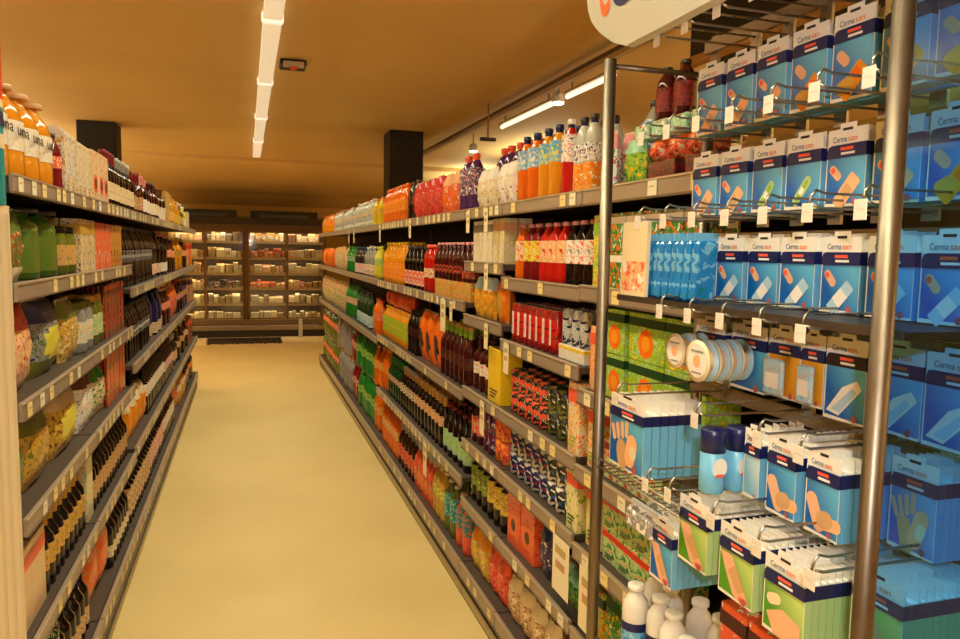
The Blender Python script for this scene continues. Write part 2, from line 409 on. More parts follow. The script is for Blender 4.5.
def fill(bayk, lv, rng, kind, name, cat, desc, rows=1, dz=0., off=0., gap=None, tier=1, jitter=.008, far=None, **a):
    """stand a block of one product on a shelf; rng = picture columns (tuple) or distances (list)"""
    s, ya, yb, tops, _ = UNIT[bayk]
    z = tops[lv]-.008
    XF = .994+.022 if s > 0 else -.572-.022
    if isinstance(rng, tuple):
        q = sorted((yat(rng[0], XF, z+.1), yat(rng[1], XF, z+.1)))
    else: q = rng
    q = [max(q[0], ya+.008), min(q[1], yb-.008)]
    near = (q[0] < 4.4) if far is None else not far
    if gap is None: gap = .012 if kind == 'bag' else (.004 if near else .01)
    if rows > 1: jitter = .004
    elif not near: jitter = .03
    if q[1]-q[0] < .05: print('NARROW', bayk, lv, rng, desc, q)
    if lv and 'h' in a:
        av = tops[lv-1]-.053-z-dz
        hh = a['h']*(1.03 if kind == 'bag' else 1)*tier+.001*tier+.001
        if hh > av: a['h'] *= av/hh
    if 'r' in a or 'w' in a:
        k_ = 'r' if 'r' in a else 'w'; mx = (q[1]-q[0]-.002)/(2 if k_ == 'r' else 1)
        if a[k_] > mx: a[k_] = mx
    P = proto(kind, near, **a)
    w = P['w']+gap
    n = max(1, int((q[1]-q[0]+w*.12)/w))
    if q[1]-q[0] > n*w+.3*w: w = (q[1]-q[0])/n
    if n*w > q[1]-q[0]: w = max(P['w']+.001, (q[1]-q[0])/n)
    lab = desc+' on '+sname(bayk, lv)+' '+WHERE[bayk]
    i = 2
    while lab in USED: lab = desc+' on '+sname(bayk, lv)+' '+WHERE[bayk]+', block '+str(i); i += 1; print('DUP', lab)
    USED.add(lab)
    if len(lab.split()) > 16: print('LONG', len(lab.split()), lab)
    y00 = (q[0]+q[1])/2-(n-1)*w/2
    c = 0
    for t in range(tier):
        for r in range(rows):
            for k in range(n):
                x = XF+s*(off+P['d']/2+.004+r*(P['d']+.005))+random.uniform(0, jitter)*s
                if abs(x-(.994 if s > 0 else -.572))+P['d']/2 > .42: continue
                o = put(name, P, x, y00+k*w, z+dz+.0005+t*(P['h']+.0008), (-PI/2 if s > 0 else PI/2), lab, cat, None)
                if not near and t == 0 and tier == 1 and rows == 1: o.scale.z = random.uniform(.93, 1.)
                if kind in ('bottle', 'can', 'jar') and a.get('sq', 1) == 1: o.rotation_euler.z += random.uniform(-.12, .12)
                c += 1
    if c > 1:
        for o in COL.objects[-1:]: pass
        BLK.append((lab, desc+', '+sname(bayk, lv)+' '+WHERE[bayk]))
    return n
BLK = []

def bo(bk, lv, rng, name, desc, rows=2, **a): return fill(bk, lv, rng, 'bottle', name, 'bottle', desc, rows, **a)
def bx(bk, lv, rng, name, desc, rows=1, **a): return fill(bk, lv, rng, 'box', name, 'box', desc, rows, **a)
def bg(bk, lv, rng, name, desc, rows=1, **a): return fill(bk, lv, rng, 'bag', name, 'bag', desc, rows, **a)
def ca(bk, lv, rng, name, desc, rows=2, **a): return fill(bk, lv, rng, 'can', name, 'can', desc, rows, **a)

# ---- right side, bay behind the rack
bg('R0', 0, [1.96, 2.085], 'sweet_pouch', 'red and white pouch', w=.055, d=.05, h=.17, lab=('white', 'red', 'green'), top='pink', rows=2)
bg('R0', 0, [1.81, 1.95], 'salad_bag', 'green leafy bag', w=.1, d=.05, h=.13, lab=('lime', 'green', 'yellow'), top='mint')
bo('R0', 0, [1.87, 1.955], 'water_bottle', 'clear bottle with dark cap and blue label', off=.06, shape='water', body='clear', clear=True, lab=('sky', 'white', 'blue'), cap='char', h=.25, r=.036, ll=(.3, .75))
bx('R0', 0, [1.44, 1.80], 'snack_box', 'long dark red box', w=.13, d=.2, h=.055, lab=('maroon', 'crimson'), band=None)
bg('R0', 0, [1.44, 1.80], 'snack_pack', 'orange snack pack stacked on the dark red box', dz=.058, w=.062, d=.08, h=.058, lab=('coral', 'cream', 'black'), top='orange')
bx('R0', 0, [1.5, 1.86], 'mint_pack', 'flat mint and white pack stacked on orange packs', dz=.121, w=.07, d=.12, h=.04, lab=('mint', 'white', 'red'), band=None)
bo('R0', 0, [1.66, 1.84], 'cola_bottle', 'tall dark red bottle standing on the stacked packs', rows=1, dz=.1625, off=.03, h=.15, r=.03, body='maroon', lab=('crimson', 'maroon'), cap='char', ll=(.2, .62))
bx('R0', 1, [2.0, 2.086], 'tea_box', 'tall yellow and lime box', w=.078, d=.1, h=.22, lab=('lemon', 'lime', 'orange'), band='lime')
bx('R0', 1, [1.5, 1.98], 'tea_box', 'green box with orange fruit', w=.085, d=.1, h=.11, lab=('green', 'orange', 'white'), band='white', tier=2)
bx('R0', 2, [2.0, 2.086], 'juice_carton', 'cream and orange carton', w=.078, d=.09, h=.2, lab=('peach', 'orange', 'cream'), band='coral')
for rg, ds in (([1.86, 1.985], 'narrow lime and green fruit box'), ([1.46, 1.85], 'wide lime box with dark wave and orange fruit')):
    bx('R0', 2, rg, 'tea_box', ds, w=.11 if rg[0] > 1.8 else .185, d=.1, h=.132, lab=('lime', 'ltgreen', 'yellow'), band='dkgreen', disc='orange', disc2='amber', tier=2)
bx('R0', 3, [2.0, 2.088], 'crispbread_box', 'tall cream box with orange header', w=.082, d=.1, h=.225, lab=('cream', 'amber', 'coral'), band='coral', bars='lime')
bx('R0', 3, [1.62, 1.98], 'tea_box', 'red, green and white box', w=.08, d=.1, h=.12, lab=('ltgreen', 'red', 'white'), band='crimson', tier=1, rows=2)
bx('R0', 4, [2.0, 2.088], 'crispbread_box', 'cream and yellow box with striped front', w=.082, d=.1, h=.23, lab=('cream', 'lemon', 'amber'), band='coral', bars='dkgreen')
bx('R0', 4, [1.58, 1.98], 'tea_box', 'pale green striped box', w=.09, d=.12, h=.1, lab=('ltgreen', 'green', 'orange'), band='red', bars='dkgreen', tier=2)
bx('R0', 5, [1.94, 2.088], 'muesli_box', 'lemon yellow box', w=.07, d=.09, h=.17, lab=('lemon', 'orange', 'lime'), band='dkgreen')
bx('R0', 5, [1.58, 1.93], 'tea_box', 'green carton with yellow front', w=.085, d=.1, h=.2, lab=('green', 'yellow', 'dkgreen'), band='dkgreen')
bo('R0', 6, [1.6, 2.08], 'oil_bottle', 'yellow oil bottle', rows=1, h=.25, body='yellow', lab=('lemon', 'green'), cap='green')

# ---- right side, bay R1
T = .262
bo('R1', 0, (532, 511), 'orange_soda_bottle', 'orange soda bottle with navy cap', h=T, r=.037, body='orange', lab=('sky', 'white', 'peach'), ll=(.5, .78), cap='navy', foil='navy')
bo('R1', 0, (553, 532), 'lemon_soda_bottle', 'golden yellow soda bottle with navy cap', h=T, r=.037, body='amber', lab=('sky', 'lemon', 'teal'), ll=(.5, .78), cap='navy', foil='navy')
bo('R1', 0, (567, 553), 'berry_soda_bottle', 'red soda bottle with white label', h=T, r=.033, body='red', lab=('white', 'pink', 'purple'), ll=(.45, .8), cap='white', foil='navy')
bo('R1', 0, (588, 567), 'fruit_drink_bottle', 'clear bottle printed with oranges', h=T-.01, r=.034, body='clear', lab=('amber', 'orange', 'white'), ll=(.05, .4), lab2=('white', 'purple', 'sky'), ll2=(.42, .64), cap='char', foil='navy')
bo('R1', 1, (519, 506), 'syrup_bottle', 'orange syrup bottle with cream label', h=.215, r=.034, body='orange', lab=('cream', 'coral'), cap='pink', ll=(.34, .7))
bo('R1', 1, (534, 519), 'syrup_bottle', 'dark red syrup bottle with yellow label', h=.215, r=.034, body='crimson', lab=('lemon', 'coral', 'cream'), cap='pink', ll=(.34, .7))
bo('R1', 1, (560, 534), 'syrup_bottle', 'bright red syrup bottle with peach label', h=.215, r=.034, body='red', lab=('peach', 'cream', 'red'), cap='pink', ll=(.34, .7))
bo('R1', 1, (588, 560), 'blackcurrant_bottle', 'black syrup bottle with white label', h=.215, r=.034, body='cola', lab=('white', 'coral', 'grey'), cap='pink', ll=(.34, .7))
ca('R1', 2, (552, 506), 'soda_can', 'slim red can with white lettering band', h=.155, r=.027, rows=3, lab=('red', 'crimson', 'red'), stripe='white')
for k, yy in enumerate((2.13, 2.2, 2.27)): pass
bx('R1', 2, [2.12, 2.33], 'drink_tray', 'open yellow and white card tray', w=.2, d=.12, h=.05, lab=('white', 'cream'), band='yellow')
ca('R1', 2, [2.12, 2.33], 'energy_can', 'navy and silver can in card tray', dz=.0515, h=.12, r=.026, lab=('silver', 'navy', 'grey'))
bx('R2', 3, (503, 489), 'biscuit_box', 'tall bright yellow box with dark print', off=-.015, w=.16, d=.1, h=.235, lab=('yellow', 'yellow'), band=None, bars='char')
ca('R1', 3, (542, 504), 'coffee_can', 'black can with coral label', h=.088, r=.033, rows=2, tier=2, lab=('char', 'coral', 'cream'), band='coral')
ca('R1', 3, (571, 542), 'beer_can', 'black can with pale green label', h=.088, r=.031, rows=3, tier=2, lab=('char', 'olive', 'white'))
bx('R1', 3, (588, 572), 'crispbread_box', 'tall cream box with coral header', off=-.02, w=.11, d=.1, h=.235, lab=('cream', 'amber', 'coral'), band='coral', bars='lime')
ca('R2', 4, (503, 492), 'orange_can', 'orange can', h=.098, r=.034, rows=3, tier=2, lab=('coral', 'amber', 'crimson'))
ca('R1', 4, (542, 504), 'cola_can', 'navy can with red and silver swirls', h=.09, r=.032, rows=4, tier=2, lab=('navy', 'silver', 'red'))
ca('R1', 4, (569, 542), 'beer_can', 'black can with blue and white print', h=.09, r=.032, rows=4, tier=2, lab=('char', 'white', 'blue'))
bx('R1', 4, (588, 570), 'crispbread_box', 'cream and lime striped box', off=-.02, w=.12, d=.1, h=.22, lab=('cream', 'lime', 'lemon'), band='coral', bars='dkgreen')
bx('R1', 5, (533, 505), 'cereal_box', 'large orange box with round emblem', w=.14, d=.12, h=.235, lab=('coral', 'orange', 'red'), band=None, disc='orange', disc2='maroon')
bg('R1', 5, (547, 534), 'snack_bag', 'navy bag with cream front', w=.1, d=.07, h=.21, lab=('navy', 'purple', 'cream'), top='navy')
bg('R1', 5, (588, 548), 'herb_bag', 'green bag', w=.12, d=.08, h=.13, rows=2, lab=('green', 'dkgreen', 'lime'), top='mint')
bg('R1', 6, [2.3, 2.82], 'sweet_bag', 'clear and cream nut bag', w=.1, d=.08, h=.19, rows=2, lab=('tan', 'cream', 'brown'), top='cream')
bg('R1', 6, [2.11, 2.29], 'chilli_bag', 'red and white bag', w=.1, d=.08, h=.19, rows=2, lab=('red', 'white', 'coral'), top='red')

# ---- right side, bay R2
bg('R2', 0, (510, 492), 'sweet_bag', 'cream bag with white and red print', w=.1, d=.07, h=.18, rows=1, lab=('white', 'cream', 'red'), top='white')
bg('R2', 0, (491, 472), 'sweet_bag', 'white bag with golden picture', w=.1, d=.07, h=.18, rows=1, lab=('cream', 'white', 'gold'), top='white')
bo('R2', 0, (510, 472), 'squash_bottle', 'tall purple bottle with coral cap behind white bags', rows=1, off=.085, h=.29, r=.045, body='purple', lab=('purple', 'white', 'pink'), cap='coral', foil='coral', ll=(.3, .7))
bx('R2', 1, (491, 468), 'tea_box', 'white carton with yellow base', w=.06, d=.06, h=.19, rows=2, lab=('white', 'yellow', 'cream'), band='grey')
bx('R2', 1, (503, 491), 'tea_box', 'cream carton with lemon print', w=.06, d=.06, h=.2, rows=2, lab=('cream', 'lemon', 'white'), band='peach')
bg('R2', 2, (491, 468), 'fruit_pouch', 'blue topped pouch with golden fruit', w=.075, d=.06, h=.18, lab=('amber', 'gold', 'lemon'), top='pale')
bg('R2', 2, (503, 491), 'fruit_pouch', 'orange pouch with round fruit', w=.1, d=.07, h=.2, lab=('orange', 'amber'), top='orange', patch='gold')
bo('R2', 3, (488, 467), 'grape_juice_bottle', 'dark red bottle with white label', h=.25, r=.036, shape='glass', body='maroon', lab=('white', 'gold', 'coral'), ll=(.3, .52), cap='maroon')
ca('R2', 4, (491, 480), 'fruit_can', 'dark blue and red can', h=.1, r=.034, rows=3, tier=2, lab=('purple', 'crimson', 'white'))
bo('R2', 4, (479, 467), 'cherry_bottle', 'dark red bottle with coral label', h=.22, r=.036, shape='glass', body='maroon', lab=('coral', 'mint', 'red'), ll=(.2, .6), cap='red')
bo('R2', 5, (503, 484), 'juice_bottle', 'dark bottle with golden label', h=.22, r=.036, shape='squat', body='cola', lab=('gold', 'lemon', 'olive'), ll=(.35, .8), cap='gold')
bo('R2', 5, (484, 466), 'juice_bottle', 'dark bottle with lime label', h=.22, r=.036, shape='squat', body='cola', lab=('olive', 'lime', 'lemon'), ll=(.35, .8), cap='green')
bg('R2', 6, [2.84, 3.08], 'snack_bag', 'orange red bag', w=.1, d=.08, h=.2, rows=2, lab=('coral', 'red', 'pink'), top='coral')
bg('R2', 6, [3.09, 3.36], 'snack_bag', 'golden yellow bag', w=.1, d=.08, h=.2, rows=2, lab=('gold', 'yellow', 'cream'), top='amber')

# ---- right side, bay R3 (columns 465 -> 378)
bo('R3', 0, (470, 456), 'squash_bottle', 'tall purple bottle with coral cap', rows=1, h=.28, r=.045, body='purple', lab=('purple', 'white', 'pink'), cap='coral', foil='coral', ll=(.3, .75))
bg('R3', 0, (456, 438), 'juice_pouch', 'coral pouch with orange picture', rows=2, w=.12, d=.08, h=.22, lab=('coral', 'orange', 'white'), top='peach', patch='orange')
bg('R3', 0, (438, 411), 'juice_pouch', 'bright red pouch', rows=2, w=.14, d=.09, h=.23, lab=('red', 'coral', 'pink'), top='red', gather=True)
bo('R3', 0, (411, 403), 'cola_bottle', 'dark brown bottle', rows=1, h=.27, r=.045, body='cola', lab=('maroon', 'brown'), cap='brown')
bo('R3', 0, (403, 379), 'orange_soda_bottle', 'large orange bottle', rows=2, h=.265, r=.045, body='orange', lab=('amber', 'coral', 'orange'), cap='orange', ll=(.3, .6))
bo('R3', 1, (468, 458), 'cherry_bottle', 'dark red bottle with pale cap', rows=1, dz=.0905, h=.2, r=.034, shape='glass', body='maroon', lab=('brown', 'coral'), cap='pink', ll=(.1, .3))
bo('R3', 1, (458, 432), 'cherry_bottle', 'dark red bottle standing on the yellow crate', rows=2, dz=.0905, h=.2, r=.034, shape='glass', body='maroon', lab=('maroon', 'coral'), cap='pink', ll=(.2, .4))
bx('R3', 1, [3.39, 4.09], 'drink_case', 'low yellow and orange case under dark bottles', w=.34, d=.2, h=.09, lab=('gold', 'orange', 'cream'), band=None)
bo('R3', 1, (430, 421), 'tomato_juice_bottle', 'bright red bottle with cream label', h=.28, r=.045, shape='squat', body='red', lab=('cream', 'red'), cap='coral', ll=(.3, .5))
bo('R3', 1, (421, 402), 'cola_bottle', 'black bottle with orange and white label', h=.27, r=.045, shape='soda', body='cola', lab=('coral', 'white', 'peach'), cap='char', ll=(.08, .42))
bo('R3', 1, (402, 379), 'orange_juice_bottle', 'large golden orange juice bottle', h=.3, r=.05, shape='jug', body='amber', lab=('orange', 'yellow', 'peach'), cap='yellow', ll=(.1, .5))
bo('R3', 2, (465, 438), 'red_wine_bottle', 'dark red bottle with lime neck label', h=.3, r=.04, shape='glass', body='maroon', lab=('maroon', 'brown'), cap='gold', foil='lime', ll=(.3, .5))
bg('R3', 2, (438, 415), 'crisps_bag', 'orange bag with black motif', w=.15, d=.1, h=.3, lab=('orange', 'orange', 'coral'), top='orange', patch='char')
bo('R3', 2, (415, 405), 'cola_bottle', 'very dark bottle', h=.28, r=.042, body='cola', lab=('maroon', 'char'), cap='char')
bo('R3', 2, (405, 379), 'orange_juice_bottle', 'orange and yellow juice bottle', h=.24, r=.045, shape='jug', body='amber', lab=('lime', 'yellow', 'orange'), cap='amber', ll=(.2, .7))
bg('R3', 2, (405, 379), 'sweet_bag', 'coral snack bag stacked over juice bottles', dz=.25, w=.14, d=.1, h=.12, lab=('coral', 'orange', 'red'), top='coral')
bo('R3', 3, (465, 440), 'lime_drink_bottle', 'dark bottle with mint green label', h=.27, r=.042, shape='glass', body='cola', lab=('ltgreen', 'lime', 'sky'), cap='crimson', ll=(.15, .5))
bo('R3', 3, (440, 412), 'stout_bottle', 'black bottle with tan label', h=.29, r=.04, shape='glass', body='cola', lab=('tan', 'peach', 'brown'), cap='tan', ll=(.42, .62), foil='gold')
bo('R3', 3, (412, 398), 'stout_bottle', 'black bottle with cream label', h=.29, r=.04, shape='glass', body='wine', lab=('cream', 'brown', 'pink'), cap='silver', ll=(.4, .6), foil='tan')
bo('R3', 3, (398, 386), 'mineral_water_bottle', 'dark green bottle with pink label', h=.3, r=.042, shape='glass', body='dkgreen', lab=('pink', 'green'), cap='green', foil='green', ll=(.4, .55))
bo('R3', 3, (386, 379), 'orange_soda_bottle', 'tall orange bottle', h=.32, r=.045, body='orange', lab=('amber', 'coral'), cap='amber')
bo('R3', 4, (465, 452), 'tropical_drink_bottle', 'coral and teal bottle', h=.28, r=.042, shape='jug', body='coral', lab=('teal', 'coral', 'olive'), cap='tan', ll=(.35, .75))
bo('R3', 4, (452, 441), 'tropical_drink_bottle', 'olive and teal bottle', h=.28, r=.042, shape='jug', body='olive', lab=('teal', 'mint', 'green'), cap='cream', ll=(.3, .75))
bo('R3', 4, (441, 430), 'lemon_drink_bottle', 'lemon yellow bottle', h=.29, r=.042, shape='soda', body='gold', lab=('lemon', 'olive'), cap='cream')
bo('R3', 4, (430, 412), 'peach_tea_bottle', 'orange tea bottle with silver neck', h=.3, r=.042, shape='glass', body='coral', lab=('orange', 'tan', 'brown'), cap='silver', foil='silver', ll=(.15, .45))
bo('R3', 4, (412, 396), 'peach_tea_bottle', 'brown tea bottle with cream neck', h=.3, r=.042, shape='glass', body='beer', lab=('coral', 'brown', 'orange'), cap='cream', foil='grey', ll=(.2, .5))
bo('R3', 4, (396, 379), 'orange_soda_bottle', 'amber soda bottle with pale label', h=.32, r=.045, body='orange', lab=('tan', 'amber'), cap='cream')

# ---- right side, far bay R4 (columns 378 -> 325)
F4 = dict(rows=1, far=True)
bo('R4', 0, (377, 370), 'lemon_soda_bottle', 'yellow bottle', h=.25, r=.045, body='yellow', lab=('gold', 'yellow'), cap='amber', **F4)
bo('R4', 0, (370, 352), 'water_bottle', 'clear water bottle with grey label', h=.25, r=.045, shape='water', body='clear', lab=('beige', 'navy', 'white'), cap='white', **F4)
bo('R4', 0, (352, 333), 'water_bottle', 'pale water bottle with beige label', h=.24, r=.045, shape='water', body='clear', lab=('beige', 'grey', 'white'), cap='tan', **F4)
bo('R4', 0, (333, 321), 'orange_soda_bottle', 'orange bottle', h=.25, r=.045, body='amber', lab=('orange', 'gold'), cap='orange', **F4)
bo('R4', 1, (377, 371), 'lemon_soda_bottle', 'lemon and lime bottle', h=.27, r=.045, body='lemon', lab=('lime', 'cream'), cap='lemon', **F4)
bo('R4', 1, (371, 362), 'mineral_water_bottle', 'smoky bottle with cream base', h=.27, r=.045, body='grey', lab=('cream', 'pink', 'brown'), ll=(.05, .4), cap='white', **F4)
bo('R4', 1, (362, 352), 'cola_bottle', 'dark navy bottle with pink label', h=.27, r=.045, body='char', lab=('pink', 'white', 'mint'), ll=(.05, .4), cap='navy', **F4)
bo('R4', 1, (352, 345), 'lime_soda_bottle', 'bright green bottle', h=.27, r=.045, body='green', lab=('green', 'white'), cap='green', **F4)
bg('R4', 1, (345, 333), 'sweet_bag', 'beige and tan bag', w=.12, d=.09, h=.26, lab=('beige', 'tan', 'brown'), top='tan', **F4)
bg('R4', 1, (333, 321), 'sweet_bag', 'orange and brown bag', w=.12, d=.09, h=.24, lab=('orange', 'brown', 'amber'), top='orange', **F4)
bo('R4', 2, (377, 368), 'juice_bottle', 'orange bottle with red label', h=.3, r=.05, shape='jug', body='orange', lab=('coral', 'cream', 'amber'), cap='coral', **F4)
bo('R4', 2, (368, 353), 'mineral_water_bottle', 'dark teal bottle', h=.34, r=.045, shape='glass', body='dkgreen', lab=('pale', 'cream', 'teal'), ll=(.05, .35), cap='navy', **F4)
bo('R4', 2, (353, 344), 'lime_soda_bottle', 'green and pink bottle', h=.34, r=.045, body='green', lab=('pink', 'lime', 'cream'), cap='green', **F4)
bg('R4', 2, (344, 321), 'sweet_bag', 'beige, green and orange bag', w=.14, d=.1, h=.32, lab=('beige', 'green', 'orange'), top='tan', **F4)
for t, dz in (('lower', 0), ('upper', .375)):
    g = dict(dz=dz, **F4)
    bo('R4', 3, (377, 371), 'orange_soda_bottle', 'orange bottle in the %s tier' % t, h=.36, r=.05, body='orange', lab=('amber', 'tan'), cap='amber', **g)
    bo('R4', 3, (371, 355), 'lime_soda_bottle', 'green bottle in the %s tier' % t, h=.36, r=.05, body='green', lab=('lime', 'olive', 'mint'), cap='green', **g)
    bo('R4', 3, (355, 349), 'tomato_juice_bottle', 'red bottle in the %s tier' % t, h=.36, r=.05, body='crimson', lab=('pink', 'crimson'), cap='red', **g)
    bo('R4', 3, (349, 337), 'water_bottle', 'pale grey bottle in the %s tier' % t, h=.36, r=.05, shape='water', body='grey', lab=('purple', 'beige', 'pale'), cap='tan', **g)
    bo('R4', 3, (337, 321), 'juice_bottle', 'brown and coral bottle in the %s tier' % t, h=.36, r=.05, shape='jug', body='olive', lab=('coral', 'beige', 'red'), cap='tan', **g)

# ---- left side, first bay (columns 5 -> ~88)
bo('L1', 0, [2.2, 2.83], 'juice_jug', 'big orange juice bottle with white lettered label', rows=2, h=.275, r=.078, gap=.006, sq=.75, shape='jug', body='amber', lab=('white', 'cream'), ll=(.32, .62), cap='tan', word='una')
bo('L1', 0, [2.84, 2.93], 'juice_bottle', 'small red bottle with dark cap', rows=2, h=.2, r=.03, body='crimson', lab=('coral', 'cream'), cap='char')
bx('L1', 0, [2.94, 3.125], 'juice_carton', 'white and gold carton', rows=2, w=.085, d=.07, h=.21, lab=('white', 'gold', 'grey'), band=None, lid='white', bars='gold')
bg('L1', 1, [2.2, 2.46], 'rice_bag', 'red and green pouch', w=.24, d=.08, h=.2, lab=('moss', 'red', 'cream'), top='moss', low='cream')
bo('L1', 1, [2.47, 2.86], 'sparkling_bottle', 'tall fat green bottle', rows=1, h=.215, r=.088, sq=.6, shape='squat', body='moss', lab=('moss', 'olive'), cap='char', ll=(.1, .6), gap=.02)
fill('L1', 1, [2.87, 3.12], 'jar', 'gherkin_jar', 'jar', 'glass jar with olive contents and dark lid', 2, r=.05, h=.17, body='olive', lab=('tan', 'gold', 'olive'))
bg('L1', 2, [2.19, 2.56], 'pasta_bag', 'large bag with red top and pale noodles', gap=.01, w=.33, d=.12, h=.25, lab=('peach', 'cream', 'red'), top='red')
bg('L1', 2, [2.57, 2.9], 'pasta_bag', 'blue and green bag with oval yellow window', gap=.01, w=.29, d=.12, h=.24, lab=('grey', 'moss', 'navy'), top='navy', patch='lemon', low='olive')
bg('L1', 2, [2.91, 3.125], 'flour_bag', 'cream paper bag with brown top', w=.19, d=.09, h=.22, lab=('gold', 'cream', 'olive'), top='olive')
bg('L1', 3, [2.19, 2.36], 'soup_bag', 'green bag with red corner', w=.14, d=.1, h=.23, lab=('olive', 'green', 'coral'), top='green')
bg('L1', 3, [2.37, 2.7], 'pasta_bag', 'yellow pasta bag with olive top', gap=.01, w=.3, d=.12, h=.235, lab=('gold', 'olive', 'tan'), top='olive')
bg('L1', 3, [2.71, 3.12], 'pasta_bag', 'bright yellow pasta bag with beige top', gap=.01, w=.36, d=.12, h=.235, lab=('gold', 'lemon', 'brown'), top='beige', patch='lemon')
bx('L1', 4, [2.18, 2.5], 'flour_box', 'white box with orange flash', w=.15, d=.1, h=.24, lab=('beige', 'peach'), band='coral')
bo('L1', 4, [2.5, 3.12], 'beer_bottle', 'dark beer bottle with gold label', rows=3, h=.24, r=.032, shape='glass', body='wine', lab=('gold', 'tan', 'brown'), ll=(.3, .58), cap='tan', foil='gold')
ca('L1', 5, [2.3, 2.66], 'soda_can', 'green and white can', h=.13, r=.034, rows=3, tier=2, lab=('dkgreen', 'mint', 'white'))
bo('L1', 5, [2.67, 3.12], 'beer_bottle', 'black beer bottle with silver cap', rows=3, h=.25, r=.033, shape='glass', body='cola', lab=('tan', 'cream', 'brown'), ll=(.1, .38), cap='silver')

# ---- left side, second bay
bx('L2', 0, [3.14, 3.42], 'juice_carton', 'cream carton with pale print', rows=2, w=.085, d=.07, h=.2, lab=('cream', 'white', 'gold'), band=None, bars='tan', lid='cream')
bx('L2', 0, [3.43, 3.82], 'biscuit_box', 'cream box with round coral emblem', rows=2, w=.12, d=.08, h=.22, lab=('cream', 'peach', 'coral'), band=None, disc='coral', disc2='brown')
bo('L2', 0, [3.83, 4.16], 'wine_bottle', 'dark wine bottle with white label and red neck', rows=2, h=.27, r=.037, shape='wine', body='wine', lab=('cream', 'tan'), cap='crimson', foil='crimson', ll=(.15, .45))
bx('L2', 1, [3.14, 3.45], 'rusk_box', 'cream and gold box', rows=2, w=.085, d=.07, h=.205, lab=('cream', 'gold', 'brown'), band='gold')
fill('L2', 1, [3.46, 3.85], 'sachets', 'soup_sachet', 'sachet', 'coral and red sachet bundle', 2, w=.07, d=.06, h=.2, lab=('coral', 'orange', 'cream'))
fill('L2', 1, [3.86, 4.16], 'sachets', 'soup_sachet', 'sachet', 'gold and red sachet bundle', 2, w=.07, d=.06, h=.2, lab=('gold', 'red', 'brown'), seam='gold')
fill('L2', 2, [3.14, 3.4], 'jar', 'sauce_jar', 'jar', 'grey glass jar with cream label', 2, r=.045, h=.2, body='grey', lab=('cream', 'pale', 'gold'), lid='olive')
fill('L2', 2, [3.41, 3.62], 'jar', 'sauce_jar', 'jar', 'olive jar with lime label', 2, r=.045, h=.21, body='olive', lab=('ltgreen', 'cream', 'lime'), lid='gold')
fill('L2', 2, [3.63, 4.16], 'sachets', 'spaghetti_pack', 'pasta', 'red and olive spaghetti pack', 2, w=.075, d=.06, h=.24, lab=('crimson', 'olive', 'coral'), seam='coral')
bg('L2', 3, [3.14, 3.36], 'rice_bag', 'white bag with dark edges', w=.1, d=.09, h=.24, lab=('white', 'cream', 'grey'), top='brown')
bg('L2', 3, [3.37, 3.62], 'vegetable_bag', 'green and cream bag', w=.11, d=.1, h=.22, lab=('cream', 'green', 'tan'), top='green')
fill('L2', 3, [3.63, 4.16], 'sachets', 'spaghetti_pack', 'pasta', 'red and gold spaghetti pack', 2, w=.08, d=.06, h=.24, lab=('red', 'gold', 'olive'), seam='red')
bx('L2', 4, [3.14, 3.26], 'poster_box', 'tall cream box with green print', w=.11, d=.06, h=.3, lab=('cream', 'ltgreen', 'tan'), band=None)
bo('L2', 4, [3.27, 4.16], 'stout_bottle', 'black bottle with tan label', rows=3, h=.25, r=.034, shape='glass', body='cola', lab=('tan', 'gold', 'brown'), ll=(.2, .5), cap='tan')
bg('L2', 5, [3.14, 3.62], 'crisps_bag', 'big orange and red bag', w=.22, d=.14, h=.33, lab=('orange', 'coral', 'tan'), top='red', gather=True)
bo('L2', 5, [3.63, 4.16], 'stout_bottle', 'black bottle with gold cap', rows=3, h=.27, r=.034, shape='glass', body='wine', lab=('cream', 'brown'), ll=(.2, .4), cap='gold')

# ---- left side, third bay: bottles of wine and beer, then mixed goods
def lrow(bk, lv, y0, y1, seq, far=None):
    t = sum(q[0] for q in seq); y = y0
    for wgt, kind, name, cat, desc, kw in seq:
        e = y+(y1-y0)*wgt/t
        kw = dict(kw); rows = kw.pop('rows', 1)
        fill(bk, lv, [y+.004, e-.004], kind, name, cat, desc, rows, far=far, **kw); y = e
def W(body, lab, cap, foil=None, h=.27, r=.038, ll=(.15, .45), shape='wine', **k):
    return dict(h=h, r=r, shape=shape, body=body, lab=lab, cap=cap, foil=foil, ll=ll, **k)
lrow('L3', 0, 4.2, 7.28, [
 (.5, 'bottle', 'wine_bottle', 'bottle', 'dark wine bottle with silver neck and cream label', W('wine', ('cream', 'tan'), 'silver', 'grey')),
 (.5, 'bottle', 'wine_bottle', 'bottle', 'dark wine bottle with red neck', W('maroon', ('tan', 'brown', 'cream'), 'crimson', 'crimson')),
 (.5, 'bottle', 'wine_bottle', 'bottle', 'black wine bottle with pink neck and white label', W('cola', ('white', 'cream'), 'pink', 'pink')),
 (.5, 'bottle', 'liqueur_bottle', 'bottle', 'maroon bottle with cream label', W('maroon', ('cream', 'white'), 'maroon', 'maroon')),
 (.5, 'bottle', 'wine_bottle', 'bottle', 'brown wine bottle with large white label', W('beer', ('white', 'tan'), 'brown', 'brown', ll=(.05, .45))),
 (.5, 'box', 'wine_box', 'box', 'tall gold box', dict(w=.09, d=.08, h=.27, lab=('gold', 'cream', 'amber'), band=None)),
 (.4, 'bottle', 'white_wine_bottle', 'bottle', 'golden white wine bottle', W('gold', ('amber', 'cream'), 'gold', 'gold'))])
